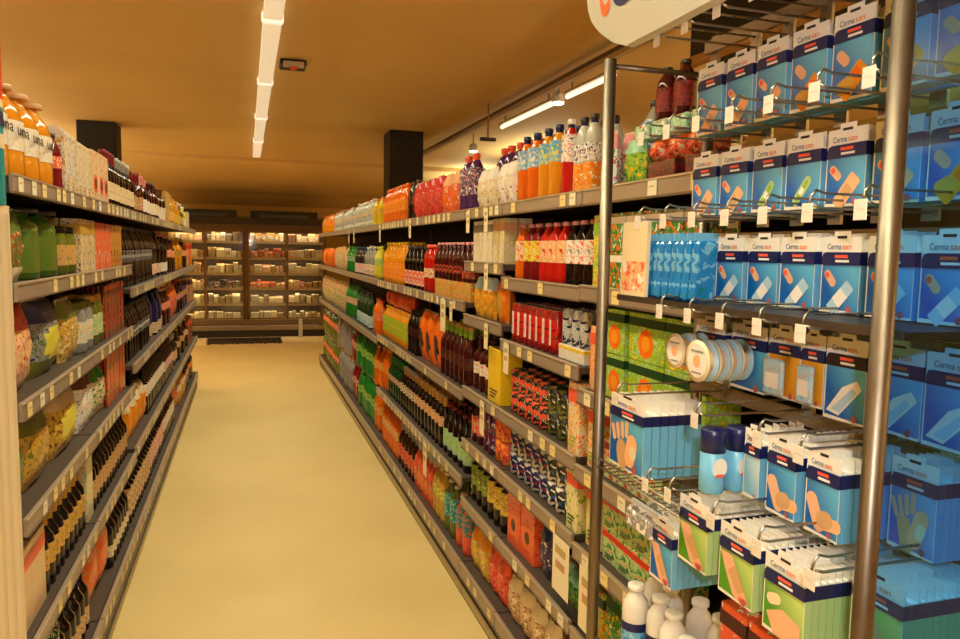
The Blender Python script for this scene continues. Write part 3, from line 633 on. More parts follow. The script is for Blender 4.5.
lrow('L4', 0, 7.32, 9.25, [
 (1, 'bottle', 'white_wine_bottle', 'bottle', 'golden bottle with amber label', W('amber', ('gold', 'lemon'), 'gold', h=.25)),
 (1, 'bottle', 'white_wine_bottle', 'bottle', 'olive bottle with gold label', W('olive', ('gold', 'cream'), 'cream', h=.26)),
 (1, 'bottle', 'white_wine_bottle', 'bottle', 'pale gold bottle with white label', W('lemon', ('white', 'gold'), 'white', h=.24)),
 (1, 'box', 'biscuit_box', 'box', 'cream and gold box', dict(w=.12, d=.08, h=.2, lab=('cream', 'gold', 'peach'), band=None))], True)
lrow('L3', 1, 4.2, 7.28, [
 (1.3, 'bottle', 'cola_bottle', 'bottle', 'black bottle with thin white lettering band', dict(h=.33, r=.045, body='cola', lab=('char', 'silver', 'black'), cap='char', ll=(.4, .6), band='grey')),
 (.7, 'bottle', 'cola_bottle', 'bottle', 'black bottle with cream base label', dict(h=.33, r=.045, body='cola', lab=('cream', 'pink'), cap='char', ll=(.08, .3))),
 (.5, 'bottle', 'stout_bottle', 'bottle', 'dark brown bottle with white base label', dict(h=.33, r=.042, shape='glass', body='wine', lab=('white', 'cream'), cap='pink', ll=(.08, .3))),
 (.6, 'bottle', 'beer_bottle', 'bottle', 'brown bottle with orange label', dict(h=.31, r=.042, shape='glass', body='beer', lab=('orange', 'cream'), cap='gold'))])
lrow('L4', 1, 7.32, 9.25, [
 (1, 'bottle', 'beer_bottle', 'bottle', 'amber bottle with gold label', dict(h=.3, r=.042, shape='glass', body='amber', lab=('gold', 'brown'), cap='gold')),
 (1, 'bottle', 'beer_bottle', 'bottle', 'brown bottle with peach label', dict(h=.3, r=.042, shape='glass', body='beer', lab=('peach', 'coral'), cap='tan')),
 (1, 'box', 'cracker_box', 'box', 'orange and lime box', dict(w=.12, d=.08, h=.27, lab=('orange', 'lime', 'cream'), band='red'))], True)
lrow('L3', 2, 4.2, 7.28, [
 (1.1, 'bottle', 'cola_bottle', 'bottle', 'black bottle with pale script band', dict(h=.3, r=.045, body='cola', lab=('char', 'grey'), cap='char', ll=(.38, .6), band='silver')),
 (1.0, 'bottle', 'cola_bottle', 'bottle', 'dark navy bottle with cream base', dict(h=.31, r=.045, body='navy', lab=('cream', 'tan', 'navy'), cap='navy', ll=(.05, .3))),
 (.5, 'bottle', 'cherry_bottle', 'bottle', 'maroon bottle with coral label', dict(h=.3, r=.042, shape='glass', body='maroon', lab=('coral', 'cream'), cap='pink')),
 (.6, 'bag', 'sweet_bag', 'bag', 'coral and tan bag', dict(w=.13, d=.09, h=.28, lab=('coral', 'tan', 'purple'), top='orange'))])
lrow('L4', 2, 7.32, 9.25, [
 (1, 'bottle', 'beer_bottle', 'bottle', 'dark bottle with red label', dict(h=.3, r=.042, shape='glass', body='wine', lab=('red', 'cream'), cap='red')),
 (1, 'bottle', 'beer_bottle', 'bottle', 'purple bottle with tan label', dict(h=.3, r=.042, shape='glass', body='purple', lab=('tan', 'brown'), cap='tan')),
 (1, 'box', 'cracker_box', 'box', 'red and tan box', dict(w=.12, d=.08, h=.27, lab=('tan', 'red', 'brown'), band='maroon'))], True)
lrow('L3', 3, 4.2, 7.28, [
 (.9, 'bag', 'crisps_bag', 'bag', 'golden orange bag with cream top', dict(w=.15, d=.1, h=.24, lab=('amber', 'orange', 'gold'), top='cream', rows=2)),
 (1.2, 'bottle', 'wine_bottle', 'bottle', 'black wine bottle with white label', W('cola', ('white', 'cream'), 'char', None, h=.29, ll=(.4, .66), shape='glass', rows=2)),
 (.8, 'bottle', 'wine_bottle', 'bottle', 'black wine bottle with pink label', W('wine', ('pink', 'white'), 'brown', None, h=.29, ll=(.35, .6), rows=2)),
 (.6, 'bottle', 'wine_bottle', 'bottle', 'dark bottle with silver neck', W('cola', ('tan', 'cream'), 'silver', 'silver', h=.29))])
lrow('L4', 3, 7.32, 9.25, [
 (1, 'bottle', 'beer_bottle', 'bottle', 'dark bottle with tan label', dict(h=.3, r=.042, shape='glass', body='wine', lab=('tan', 'gold'), cap='gold')),
 (1, 'bottle', 'beer_bottle', 'bottle', 'brown bottle with cream label', dict(h=.3, r=.042, shape='glass', body='beer', lab=('cream', 'coral'), cap='cream')),
 (1, 'box', 'cracker_box', 'box', 'brown and orange box', dict(w=.12, d=.08, h=.27, lab=('brown', 'orange', 'tan'), band='coral'))], True)
lrow('L3', 4, 4.2, 7.28, [
 (.9, 'bottle', 'wine_bottle', 'bottle', 'black bottle with tall tan label', W('cola', ('tan', 'cream', 'brown'), 'silver', None, h=.32, ll=(.15, .6), rows=2)),
 (.9, 'bottle', 'wine_bottle', 'bottle', 'dark bottle with pink and cream label', W('wine', ('pink', 'cream', 'brown'), 'pink', None, h=.32, ll=(.2, .6), rows=2)),
 (.9, 'bottle', 'wine_bottle', 'bottle', 'maroon bottle with white label', W('maroon', ('white', 'tan'), 'navy', None, h=.31, ll=(.3, .6), rows=2)),
 (.6, 'bag', 'crisps_bag', 'bag', 'orange and maroon bag', dict(w=.14, d=.1, h=.3, lab=('orange', 'maroon', 'tan'), top='amber'))])
lrow('L4', 4, 7.32, 9.25, [
 (1, 'bottle', 'beer_bottle', 'bottle', 'amber bottle with white label', dict(h=.3, r=.042, shape='glass', body='amber', lab=('white', 'tan'), cap='gold')),
 (1, 'bottle', 'beer_bottle', 'bottle', 'maroon bottle with pink label', dict(h=.3, r=.042, shape='glass', body='maroon', lab=('pink', 'tan'), cap='pink')),
 (1, 'bottle', 'beer_bottle', 'bottle', 'dark brown bottle with orange label', dict(h=.3, r=.042, shape='glass', body='wine', lab=('orange', 'tan'), cap='cream'))], True)

# hanging price cards clipped to the right-hand rails
def hang(bk, lv, px, w, h, c, drop=.0):
    s, ya, yb, tops, R = UNIT[bk]
    sh = [o for o in R.children if o.name.startswith('shelf')][lv]
    key = ('card', w, h, c)
    if key not in PROTO: PROTO[key] = card(c, w, h)
    y = yat(px, .978, tops[lv]-.1)
    link('price_card', PROTO[key], sh, (-.0165, y-ya, tops[lv]-.012-drop), -PI/2)
CRM = (236, 222, 180)
for bk, lv, px, w, h in (('R3', 0, 468, .05, .1), ('R2', 0, 486, .05, .1), ('R3', 0, 410, .06, .11), ('R3', 0, 380, .05, .13), ('R4', 0, 354, .05, .13), ('R4', 0, 349, .05, .13),
                         ('R2', 1, 486, .05, .11), ('R2', 2, 486, .05, .11), ('R3', 1, 443, .1, .17), ('R3', 1, 451, .05, .1), ('R3', 3, 425, .08, .2),
                         ('R2', 3, 482, .06, .15), ('R1', 2, 506, .06, .12)):
    hang(bk, lv, px, w, h, CRM)
hang('R1', 4, 561, .13, .19, (238, 226, 196), .03); hang('R0', 4, 588, .12, .2, (238, 226, 196), .03)

# ------------------------------------------------------------------ chrome hook rack in the right foreground
XP, YA, YB2, XQ, ZT = .72, .69, 1.415, .942, 2.092
R = bpy.data.objects.new('display_rack', None); COL.objects.link(R); R.location = (XP, YA, 0)
tag(R, 'tall chrome display rack with rows of wire hooks in the right foreground', 'display rack')
def rp(x, y, z): return (x-XP, y-YA, z)
for x, y in ((XP, YA), (XP, YB2), (XQ+.018, YA), (XQ+.018, YB2)):
    z1 = ZT+.003
    b = MB(); b.lathe([(.0125, 0), (.0125, z1)], CHROME, 16, x-XP, y-YA); b.build('post', R)
for z in (ZT-.01, .35, .1):
  f = MB()
  for p, q in (((XP, YA), (XP, YB2)), ((XP, YB2), (XQ+.018, YB2)), ((XQ+.018, YA), (XQ+.018, YB2)), ((XP, YA), (XQ+.018, YA))):
    if p == (XP, YA) and q == (XP, YB2) and z > .2: continue
    f.tube([rp(*p, z), rp(*q, z)], .006, CHROME, 8)
  f.build('frame_rail', R)
HOOKY = [1.29-.0915*k for k in range(7)]
TG = {}
def tagmesh(c):
    if c not in TG:
        t = MB(); t.box(-.0105, .0105, -.0015, .0, -.026, 0, mat(c, .45), bev=.0006); t.box(-.007, .006, -.0019, -.0015, -.013, -.011, mat((206, 198, 186), .6))
        TG[c] = t.mesh('price_tag')
    return TG[c]
def hook(y, z, xt, c='offwhite'):
    b = MB(); L = XQ-xt
    b.tube([(L, 0, .0), (.012, 0, .0), (.0, 0, .004)], .0022, WIRE)
    b.tube([(L, 0, .02), (.02, 0, .02), (.004, 0, .024), (-.004, 0, .016), (-.006, 0, .004)], .002, WIRE)
    b.box(L-.002, L+.004, -.014, .014, -.012, .03, WIRE)
    o = b.build('hook', R, rp(xt, y, z))
    link('price_tag', tagmesh(c), o, (-.0085, 0, .006), -PI/2)
    return o
ROWZ = [2.078, 2.062, 1.888, 1.724, 1.562, 1.405, 1.262]
bars = {}
for i, z in enumerate((2.062, 1.888, 1.724, 1.562, 1.405, 1.262)):
    b = MB(); b.box(0, .008, 0, YB2-YA, 0, .026, mat((150, 126, 100), .4, .5)); b.build('hook_bar', R, rp(XQ, YA, z-.006))
b = MB(); b.box(0, .008, 0, YB2-YA, 0, .026, mat((150, 126, 100), .4, .5)); b.build('hook_bar', R, rp(XQ, YA, 2.125))
# uprights that carry the top row stick out above the frame
b = MB()
for y in (YA+.01, YB2-.03): b.box(.01, .02, y-YA, y-YA+.02, 2.0, 2.16, mat((150, 126, 100), .4, .5), T=Matrix.Translation((XQ-XP, 0, 0)))
b.build('bar_bracket', R)
for k, y in enumerate(HOOKY[:6]): hook(y-.045, 2.098, .735)
for z, xt in ((1.925, .735), (1.765, .735), (1.60, .735)):
    for k, y in enumerate(HOOKY[:7] if z > 1.65 else HOOKY[1:6]):
        hook(y, z, xt) if k or z > 1.65 else hook(y, z, xt)
# note: price tags of a row hang just under the row above, as the hooks carry the packs by their tabs
for y, z, xt in ((1.29, 1.42, .70), (1.05, 1.43, .72), (.935, 1.425, .755), (.845, 1.425, .755), (1.165, 1.285, .70), (1.09, 1.29, .70), (.965, 1.29, .70), (.855, 1.29, .70), (.75, 1.29, .70)):
    hook(y, z, xt)
# thin wire shelf under the leaning pouches and a wire basket under the large packs
def wshelf(name, x0, x1, y0, y1, z, fence=0.):
    b = MB()
    for q in range(int((y1-y0)/.022)+1): b.tube([rp(x1, y0+q*.022, z), rp(x0, y0+q*.022, z)]+([rp(x0, y0+q*.022, z+fence)] if fence else []), .0014, WIRE, 5)
    for x in (x0, x1, (x0+x1)/2): b.tube([rp(x, y0, z), rp(x, y1, z)], .0024, WIRE, 5)
    if fence: b.tube([rp(x0, y0, z+fence), rp(x0, y1, z+fence)], .0024, WIRE, 5)
    b.build(name, R)
b = MB(); b.box(.035, XQ-XP, 0, YB2-YA, 0, .010, mat((40, 32, 30), .4, .3)); b.box(.033, .036, 0, YB2-YA, .0, .012, mat((90, 76, 66), .35, .6)); b.build('shelf', R, rp(XP, YA, 1.600))
wshelf('wire_basket', .715, .93, 1.09, 1.40, 1.243, .018)
wshelf('wire_basket', .72, .96, .71, 1.40, .835, .03)
b = MB(); b.box(.04, .2, .03, .385, 0, .006, mat((60, 50, 44), .4, .4)); b.box(.038, .042, .03, .385, -.004, .012, WIRE); b.build('shelf', R, rp(XP, YA, .946))
# clear bluish side panel at the near end
def tinted():
    m, nt, b = newmat('blue_tinted_panel'); nt.nodes.remove(b)
    t = nt.nodes.new('ShaderNodeBsdfTransparent'); t.inputs[0].default_value = (.42, .74, .98, 1)
    g = nt.nodes.new('ShaderNodeBsdfGlossy'); g.inputs[1].default_value = .08
    mx = nt.nodes.new('ShaderNodeMixShader'); mx.inputs[0].default_value = .04
    nt.links.new(t.outputs[0], mx.inputs[1]); nt.links.new(g.outputs[0], mx.inputs[2])
    nt.links.new(mx.outputs[0], nt.nodes['Material Output'].inputs[0]); return m
o = MB().box(.014, .228, -.0015, .0015, .3, 2.08, tinted()).build('side_panel', R); o['label'] = 'clear blue tinted side panel'

# hanging packs ---------------------------------------------------
def artwork(b, w, h, y, kind, top=.0):
    """picture on the front of a pack, z from 0 to h"""
    if kind == 'finger':
        b.pill(-w*.24, h*.74, w*.36, w*.17, y-.0003, mat('skin', .45), -.75); b.pill(-w*.3, h*.79, w*.12, w*.12, y-.0005, mat('coral', .5), 0)
    if kind in ('finger', 'pads', 'green'):
        c = {'finger': 'tan', 'pads': 'white', 'green': 'lime'}[kind]
    if kind == 'finger':
        b.pill(w*.06, h*.33, w*.72, w*.3, y-.0006, mat('peach', .5), .85, w*.05); b.pill(w*.06, h*.33, w*.26, w*.2, y-.0009, mat('tan', .5), .85, w*.02)
    elif kind == 'orange':
        b.pill(-w*.22, h*.76, w*.38, w*.2, y-.0003, mat('skin', .45), -.75)
        b.pill(w*.05, h*.32, w*.74, w*.34, y-.0006, mat('amber', .5), .8, w*.05); b.pill(-w*.12, h*.26, w*.42, w*.28, y-.0009, mat('gold', .5), .4, w*.1); b.pill(w*.14, h*.45, w*.2, w*.2, y-.0012, mat('orange', .5), .8, w*.03)
    elif kind == 'lime':
        b.pill(w*.0, h*.42, w*.7, w*.2, y-.0003, mat('ltgreen', .5), .9, w*.09); b.pill(w*.0, h*.42, w*.52, w*.1, y-.0006, mat('lime', .5), .9, w*.04); b.pill(w*.0, h*.42, w*.16, w*.1, y-.0009, mat('white', .5), .9, w*.02)
    elif kind == 'white':
        b.pill(-w*.24, h*.76, w*.38, w*.17, y-.0003, mat('skin', .45), -.85); b.pill(-w*.32, h*.83, w*.12, w*.12, y-.0005, mat('coral', .5), 0)
        b.pill(w*.04, h*.34, w*.72, w*.26, y-.0006, mat('pale', .5), .8, w*.03); b.pill(w*.04, h*.34, w*.3, w*.26, y-.0009, mat('white', .5), .8, 0)
    elif kind == 'pad':
        b.poly([(-w*.42, h*.16), (-w*.1, h*.1), (w*.42, h*.68), (w*.3, h*.84), (-w*.05, h*.66)], y-.0003, mat('white', .5)); b.poly([(-w*.3, h*.2), (-w*.08, h*.16), (w*.3, h*.6), (w*.2, h*.68)], y-.0006, mat('pale', .5))
    elif kind == 'hand':
        b.pill(-w*.1, h*.3, w*.3, h*.62, y-.0003, mat('tan', .5), .25); b.pill(w*.16, h*.44, w*.3, h*.7, y-.0005, mat('peach', .5), -.28)
        for q in range(4): b.pill(-w*.36+q*w*.13, h*(.7+.05*q), w*.1, h*.36, y-.0007, mat('skin', .5), .35-.12*q)
        b.pill(w*.22, h*.42, w*.2, h*.3, y-.0009, mat('cream', .5), -.3)
    elif kind == 'elbow':
        b.pill(-w*.16, h*.45, w*.34, h*.78, y-.0003, mat('skin', .5), .45); b.pill(w*.2, h*.3, w*.8, h*.26, y-.0005, mat('peach', .5), .1, h*.12); b.pill(w*.12, h*.36, w*.5, h*.34, y-.0008, mat('tan', .5), .2)
    elif kind == 'leg':
        b.poly([(-w*.45, h*.98), (-w*.1, h*.98), (w*.42, h*.1), (w*.2, h*.02), (-w*.05, h*.12), (-w*.3, h*.62)], y-.0003, mat('skin', .5)); b.poly([(-w*.2, h*.6), (w*.0, h*.8), (w*.3, h*.34), (w*.1, h*.2)], y-.0006, mat('tan', .5))
        b.pill(w*.26, h*.12, w*.24, h*.12, y-.0008, mat('coral', .5))
    elif kind == 'knee':
        b.poly([(-w*.2, h*.02), (-w*.4, h*.4), (w*.0, h*.62), (w*.42, h*.5), (w*.45, h*.02)], y-.0003, mat('skin', .5)); b.pill(-w*.22, h*.74, w*.36, w*.2, y-.0006, mat('cream', .5), .3)
    if kind != 'knee': b.oval(w*.28, h*.1, w*.065, w*.065, y-.0014, mat((176, 84, 84), .5))
def mk_pack(near, w=.08, d=.011, h=.11, art='finger', base='blue', side='sky', hd=.024, band=.02, back=False, brand=True, hole=True, logo='coral', bandc='navy'):
    """folding pack: body, printed front, band round the top, card tab with the hook hole"""
    hb = h-hd
    b = MB()
    b.box(-w/2, w/2, -d/2, d/2, 0, hb, mat(side, .35)); b.box(-w/2+.0004, w/2-.0004, -d/2+.0004, d/2-.0004, hb, hb+.0015, mat('white', .5))
    parts = []
    if not back:
        y = -d/2-.0005; a = MB()
        a.poly([(-w/2, 0), (w/2, 0), (w/2, hb), (-w/2, hb)], y, mat('white', .4))
        a.poly([(-w/2+.0025, .006), (w/2-.001, .0035), (w/2-.001, hb-.001), (-w/2+.0025, hb-.001)], y-.0003, printed_face(base))
        artwork(a, w, hb-band-.004, y-.0006, art)
        parts.append(('front_print', a))
        r = MB(); n = 5; P = [(-w/2+.0025, hb-band), (w/2, hb-band), (w/2, hb)]
        P += [(-w/2+.0025+.010*(1-math.sin(PI/2*q/n)), hb-.010*(1-math.cos(PI/2*q/n))) for q in range(n+1)]
        r.poly(P, y-.0024, mat(bandc, .4))
        r.add([(w/2+.0004, -d/2-.003, hb-band), (w/2+.0004, d/2, hb-band), (w/2+.0004, d/2, hb), (w/2+.0004, -d/2-.003, hb)], [(0, 1, 2, 3)], mat(bandc, .4))
        r.box(-w*.12, w*.2, y-.003, y-.0025, hb-band*.45, hb-band*.22, mat(logo, .5)); r.box(-w*.1, w*.24, y-.003, y-.0025, hb-band*.78, hb-band*.6, mat('white', .5))
        parts.append(('title_band', r))
        t = MB(); t.box(-w/2, w/2, -d/2, -d/2+.0012, hb, h, mat('white', .45)); t.box(-w*.2, w*.2, -d/2, -d/2+.0012, h, h+.008, mat('white', .45))
        t.box(-w*.12, w*.12, -d/2-.0006, -d/2+.0004, h-.003, h+.001, mat('char', .5))
        if brand:
            s = hd*.52
            t.text('Cerma', s, -w*.36, hb+hd*.18, -d/2-.0008, mat((96, 110, 130), .5), w*.36); t.text('san', s, w*.03, hb+hd*.18, -d/2-.0008, mat((236, 130, 60), .5), w*.22)
        parts.append(('hang_tab', t))
    else:
        b.box(-w/2, w/2, d/2-.0012, d/2, hb, h-.002, mat('white', .45)); b.box(-w*.2, w*.2, d/2-.0012, d/2, h-.002, h+.006, mat('white', .45))
        b.box(-w/2-.0004, w/2+.0004, -d/2-.0002, d/2+.0002, hb-band, hb, mat(bandc, .4))
    return finish(b, parts, True, w, d, h)
def printed_face(base):
    """two tones of blue on a pack front, meeting on a slant"""
    key = ('face', base)
    if key in MATS: return MATS[key]
    m, nt, b = newmat('pack_front_'+base)
    tc = nt.nodes.new('ShaderNodeTexCoord'); sp = nt.nodes.new('ShaderNodeSeparateXYZ'); nt.links.new(tc.outputs['Generated'], sp.inputs[0])
    ad = nt.nodes.new('ShaderNodeMath'); ad.operation = 'ADD'; nt.links.new(sp.outputs[0], ad.inputs[0]); nt.links.new(sp.outputs[2], ad.inputs[1])
    r = nt.nodes.new('ShaderNodeValToRGB'); e = r.color_ramp.elements
    A, B = dict(blue=((0, 92, 178), (96, 182, 226)), green=((80, 150, 30), (188, 214, 120)), orange=((236, 146, 20), (240, 176, 50)), pale=((120, 180, 214), (190, 214, 226)))[base]
    e[0].position = .35; e[0].color = (*lin(A), 1); e[1].position = 1.25 if False else .95; e[1].color = (*lin(B), 1)
    hf = nt.nodes.new('ShaderNodeMath'); hf.operation = 'MULTIPLY'; hf.inputs[1].default_value = .62
    nt.links.new(ad.outputs[0], hf.inputs[0]); nt.links.new(hf.outputs[0], r.inputs[0]); nt.links.new(r.outputs[0], b.inputs['Base Color'])
    b.inputs['Roughness'].default_value = .3; b.inputs['Coat Weight'].default_value = .3
    MATS[key] = m; return m
MAKE['pack'] = mk_pack
COLN = ['at the far end of', 'second from the far end of', 'third from the far end of', 'fourth from the far end of', 'third from the near end of', 'second from the near end of', 'nearest of']
def hang_packs(row, k, desc, X, y, z, n=5, pitch=.0155, w=.08, d=.0145, h=.11, col=None, jit=.004, **a):
    F = proto('pack', True, w=w, d=d, h=h, **a)
    a2 = {q: v for q, v in a.items() if q in ('side', 'hd', 'band', 'bandc')}
    Bk = proto('pack', True, w=w, d=d, h=h, back=True, **a2)
    where = (COLN[k] if col is None else col)
    jx = random.uniform(0, jit)
    for q in range(n):
        lab = '%s %s the %s' % (desc, where, row)
        if q: lab = 'spare behind ' + lab
        P = F if q == 0 else Bk
        o = put('plaster_pack', P, X+jx+q*pitch+d/2, y+(random.uniform(-.0015, .0015) if q else 0), z+random.uniform(-.002, .002)*(q > 0), -PI/2, lab, 'pack')
        o.rotation_euler.z += random.uniform(-.02, .02)
    if len(('spare pack behind '+lab).split()) > 20: print('LONG', lab)
arts = [('finger', 'pack with skin coloured plasters'), ('finger', 'pack with beige plasters'), ('finger', 'pack with tan finger plaster'), ('orange', 'pack with amber plaster'), ('orange', 'pack with orange plaster'), ('orange', 'pack with gold plaster'), ('orange', 'pack with yellow plaster')]
for k in range(7): hang_packs('top row', k, arts[k][1], .872, HOOKY[k], 1.936, n=4, h=.132, art=arts[k][0])
arts = [('finger', 'pack with beige plasters'), ('finger', 'pack with tan plasters'), ('lime', 'pack with lime plaster'), ('lime', 'pack with green plaster'), ('finger', 'pack with long tan plaster'), ('finger', 'pack with finger plaster'), ('orange', 'pack with brown plaster')]
for k in range(7): hang_packs('second row', k, arts[k][1], .872, HOOKY[k], 1.776, n=4, h=.118, art=arts[k][0])
for k in range(7): hang_packs('third row', k, 'pack with white plaster', .872, HOOKY[k], 1.6125, n=4, h=.118, art='white')
# fourth row: tape rolls, orange cards, gauze packs
for k in (3, 4): hang_packs('fourth row', k, 'orange card with grey window' if k == 3 else 'narrow orange card', .872, (1.038, .97)[k-3], 1.456, n=3, w=.078 if k == 3 else .054, h=.118, art='none', base='orange', side='pale')
hang_packs('fourth row', 4, 'gauze pad pack', .868, .898, 1.447, n=4, w=.08, h=.128, art='pad', base='blue', bandc='wine', col='left of the near post in')
hang_packs('fourth row', 5, 'gauze pad pack', .878, .812, 1.447, n=4,  w=.085, h=.128, art='pad', base='blue')
hang_packs('fourth row', 6, 'gauze pad pack', .878, .722, 1.447, n=4,  w=.085, h=.128, art='pad', base='blue')
for y, w in ((1.05, .05), (.975, .036)):
    o = MB().box(-w/2, w/2, -.008, 0, .0, .062, printed('pale', 'silver', 'sky', 30), bev=.003)
    o.box(-w*.32, w*.32, -.009, -.008, .012, .038, mat('white', .5)); 
    tag(o.build('dressing_pad', None, (.864, y-.006, 1.462), -PI/2), 'grey dressing pad in front of the %s orange card' % ('wide' if w > .04 else 'narrow'), 'dressing')
def roll(y, X, r, n, desc, z=1.51, depth=.03):
    for q in range(n):
        T = Matrix.Translation((0, 0, 0)) @ Matrix.Rotation(PI/2, 4, 'X')
        b = MB(); b.lathe([(r*.62, -.002), (r*.66, -.002), (r*.66, -depth+.002), (r*.62, -depth)][::-1], mat('peach', .5), 22, T=T)
        fl = MB(); fl.lathe([(r, .0), (r, .003)], mat('cream', .35), 24, T=T); fl.lathe([(r, -depth), (r, -depth+.003)][::1], mat('pale', .3), 24, T=T)
        lb = MB(); lb.oval(0, 0, r*.8, r*.8, -.0036, mat('white', .4), n=22); lb.oval(0, 0, r*.3, r*.3, -.0042, mat('peach', .5), n=16); lb.box(-r*.5, r*.5, -.0045, -.004, r*.42, r*.52, mat('grey', .5)); lb.box(-r*.4, r*.4, -.0045, -.004, -r*.6, -r*.52, mat('grey', .5))
        o = link('tape_roll', b.mesh('tape_roll'), None, (X+q*(depth+.006), y, z), -PI/2)
        tag(o, ('white tape spool '+desc) if q == 0 else 'spare tape spool behind the one '+desc, 'tape')
        link('spool_rim', fl.mesh('rim'), o); link('spool_label', lb.mesh('lab'), o)
roll(1.245, .795, .034, 2, 'at the far end of the fourth row', 1.512, .026)
roll(1.14, .775, .038, 4, 'on the second hook of the fourth row', 1.508, .018)
hang_packs('fourth row', 1, 'pale blue tape card', .868, 1.245, 1.452, n=3, w=.095, h=.118, art='none', base='pale', side='pale')
hang_packs('fourth row', 2, 'sky blue tape card', .872, 1.133, 1.452, n=3, w=.1, h=.12, art='none', base='blue', side='pale')
# third row, far end: pouches leaning on the shelf
for q in range(9):
    b = MB(); pr = printed('blue', 'sky', 'teal', 30, .12)
    b.box(-.024, .024, -.009, .009, 0, .112, pr, bev=.005)
    t = MB(); t.box(-.024, .024, -.002, .002, .112, .126, mat('sky', .2))
    o = b.build('dressing_pouch', None, (.79+.002*(q % 3), 1.352-q*.0225, 1.6125), 0); o.rotation_euler = (.1, 0, 0)
    t.build('top_seam', o)
    tag(o, 'shiny blue pouch leaning in a row on the dark shelf beside the far post', 'pouch')
b = MB(); b.box(-.004, .004, -.05, .05, 0, .15, mat('cream', .45)); b.box(-.0046, -.004, -.045, .045, .01, .07, printed('peach', 'coral', 'white', 40))
o = b.build('leaflet', None, (.772, 1.365, 1.243), 0); o.rotation_euler = (0, .10, 0); o.location = (.757, 1.352, 1.6125); o.rotation_euler = (0, .02, 0)
tag(o, 'cream and peach card leaning by the far post beside blue pouches', 'card')
# fifth row
for q in range(7):
    P = proto('pack', True, w=.138, d=.0165, h=.15, art='hand', base='blue', side='sky', hd=.026, band=.02, back=q > 0) if q == 0 else proto('pack', True, w=.138, d=.0165, h=.15, back=True, side='sky', hd=.026, band=.02)
    put('bandage_pack', P, .742+q*.0185, 1.318, 1.258, -PI/2, 'wide hand bandage pack at front of the wire basket beside the far post' if q == 0 else 'spare bandage pack behind the wide hand pack in the wire basket', 'pack')
Q = proto('spray', True)
for q in range(3):
    put('spray_can', Q, .75+q*.05, 1.05, 1.298, 0, 'blue spray can with navy cap in the fifth row' if q == 0 else 'spray can behind the front one in the fifth row', 'spray can')
hang_packs('fifth row', 0, 'tall pale blue card', .79, 1.0, 1.300, n=6, w=.04, h=.115, art='none', base='pale', side='sky', col='behind the spray can in')
hang_packs('fifth row', 4, 'elbow bandage pack', .79, .93, 1.294, n=8, w=.06, d=.036, pitch=.0375 if False else .0385, h=.122, art='elbow', base='blue', col='right of the spray can in') if False else None
def deep(row, X, y, z, w, h, n, desc, art, base, side, d=.0115, name='bandage_pack', rz=0.):
    F1 = proto('pack', True, w=w, d=d, h=h, art=art, base=base, side=side, hd=.022, band=.02)
    B1 = proto('pack', True, w=w, d=d, h=h, back=True, side=side, hd=.022, band=.02)
    for q in range(n):
        o = put(name, F1 if q == 0 else B1, X+d/2+q*(d+.0012), y, z-.0*q, -PI/2, (desc if q == 0 else 'spare behind the '+desc), 'pack')
deep('fifth', .795, .935, 1.292, .066, .122, 10, 'elbow bandage pack in fifth row, right of the spray can', 'elbow', 'blue', 'sky')
deep('fifth', .795, .848, 1.292, .066, .122, 10, 'elbow bandage pack in fifth row, beside the near post', 'elbow', 'blue', 'sky')
deep('fifth', .872, .765, 1.292, .075, .13, 5, 'hand bandage pack in fifth row, seen through the blue panel', 'hand', 'blue', 'sky')
# sixth row
deep('sixth', .735, 1.172, 1.085, .075, .118, 15, 'narrow blue bandage pack at the far end of the sixth row', 'leg', 'blue', 'sky')
deep('sixth', .735, 1.075, 1.158, .085, .118, 15, 'green leg bandage pack, first of three in the sixth row', 'leg', 'green', 'ltgreen')
deep('sixth', .735, .955, 1.152, .085, .118, 15, 'green leg bandage pack, middle of three in the sixth row', 'leg', 'green', 'ltgreen')
deep('sixth', .735, .845, 1.145, .085, .118, 15, 'green knee bandage pack at the near end of the sixth row', 'knee', 'green', 'ltgreen')
deep('sixth', .80, .745, 1.158, .085, .118, 10, 'green bandage pack in sixth row, behind the near post', 'leg', 'green', 'ltgreen')
for q in range(4):
    b = MB(); b.box(-.05, .05, -.02, .02, 0, .045, printed('grey', 'white', 'silver', 30, .2), bev=.008); b.box(-.052, .052, -.003, .003, .045, .054, mat('silver', .3))
    o = b.build('folded_pouch', None, (.745+q*.043, 1.25+.004*(q % 2), 1.150), -PI/2); tag(o, 'folded grey plastic pouch hanging beneath the wire basket', 'pouch')
# bottom of the rack: lotion bottles and boxes
lot = [(.78, 1.335), (.80, 1.27), (.85, 1.31), (.86, 1.385), (.79, 1.205), (.80, 1.14), (.87, 1.235), (.87, 1.165), (.8, 1.4)]
P = proto('bottle', True, shape='squat', r=.028, h=.165, body='white', lab=('sky', 'pale', 'blue'), ll=(.06, .5), cap='white')
for x, y in lot[:5]+lot[6:8]:
    o = put('lotion_bottle', P, x, y, .8385, random.uniform(-.2, .2), 'white lotion bottle with blue label at the bottom of the rack', 'bottle')
    b = MB(); b.lathe([(.0288, .07), (.0288, .088)], mat('navy', .4), 20, cap=False); b.build('title_band', o)
P = proto('bottle', True, shape='squat', r=.025, h=.15, body='cream', lab=('white', 'cream'), ll=(.1, .4), cap='white')
for x, y in ((.775, 1.135), (.775, 1.065)): put('lotion_bottle', P, x, y, .8385, 0, 'small plain cream bottle at the bottom of the rack', 'bottle')
P = proto('box', True, w=.07, d=.035, h=.14, lab=('coral', 'orange', 'white'), band='maroon', bars='white')
for q in range(4):
    put('ointment_box', P, .81, 1.03-q*.076, .953, -PI/2, 'orange ointment box in a row at the bottom of the rack', 'box')
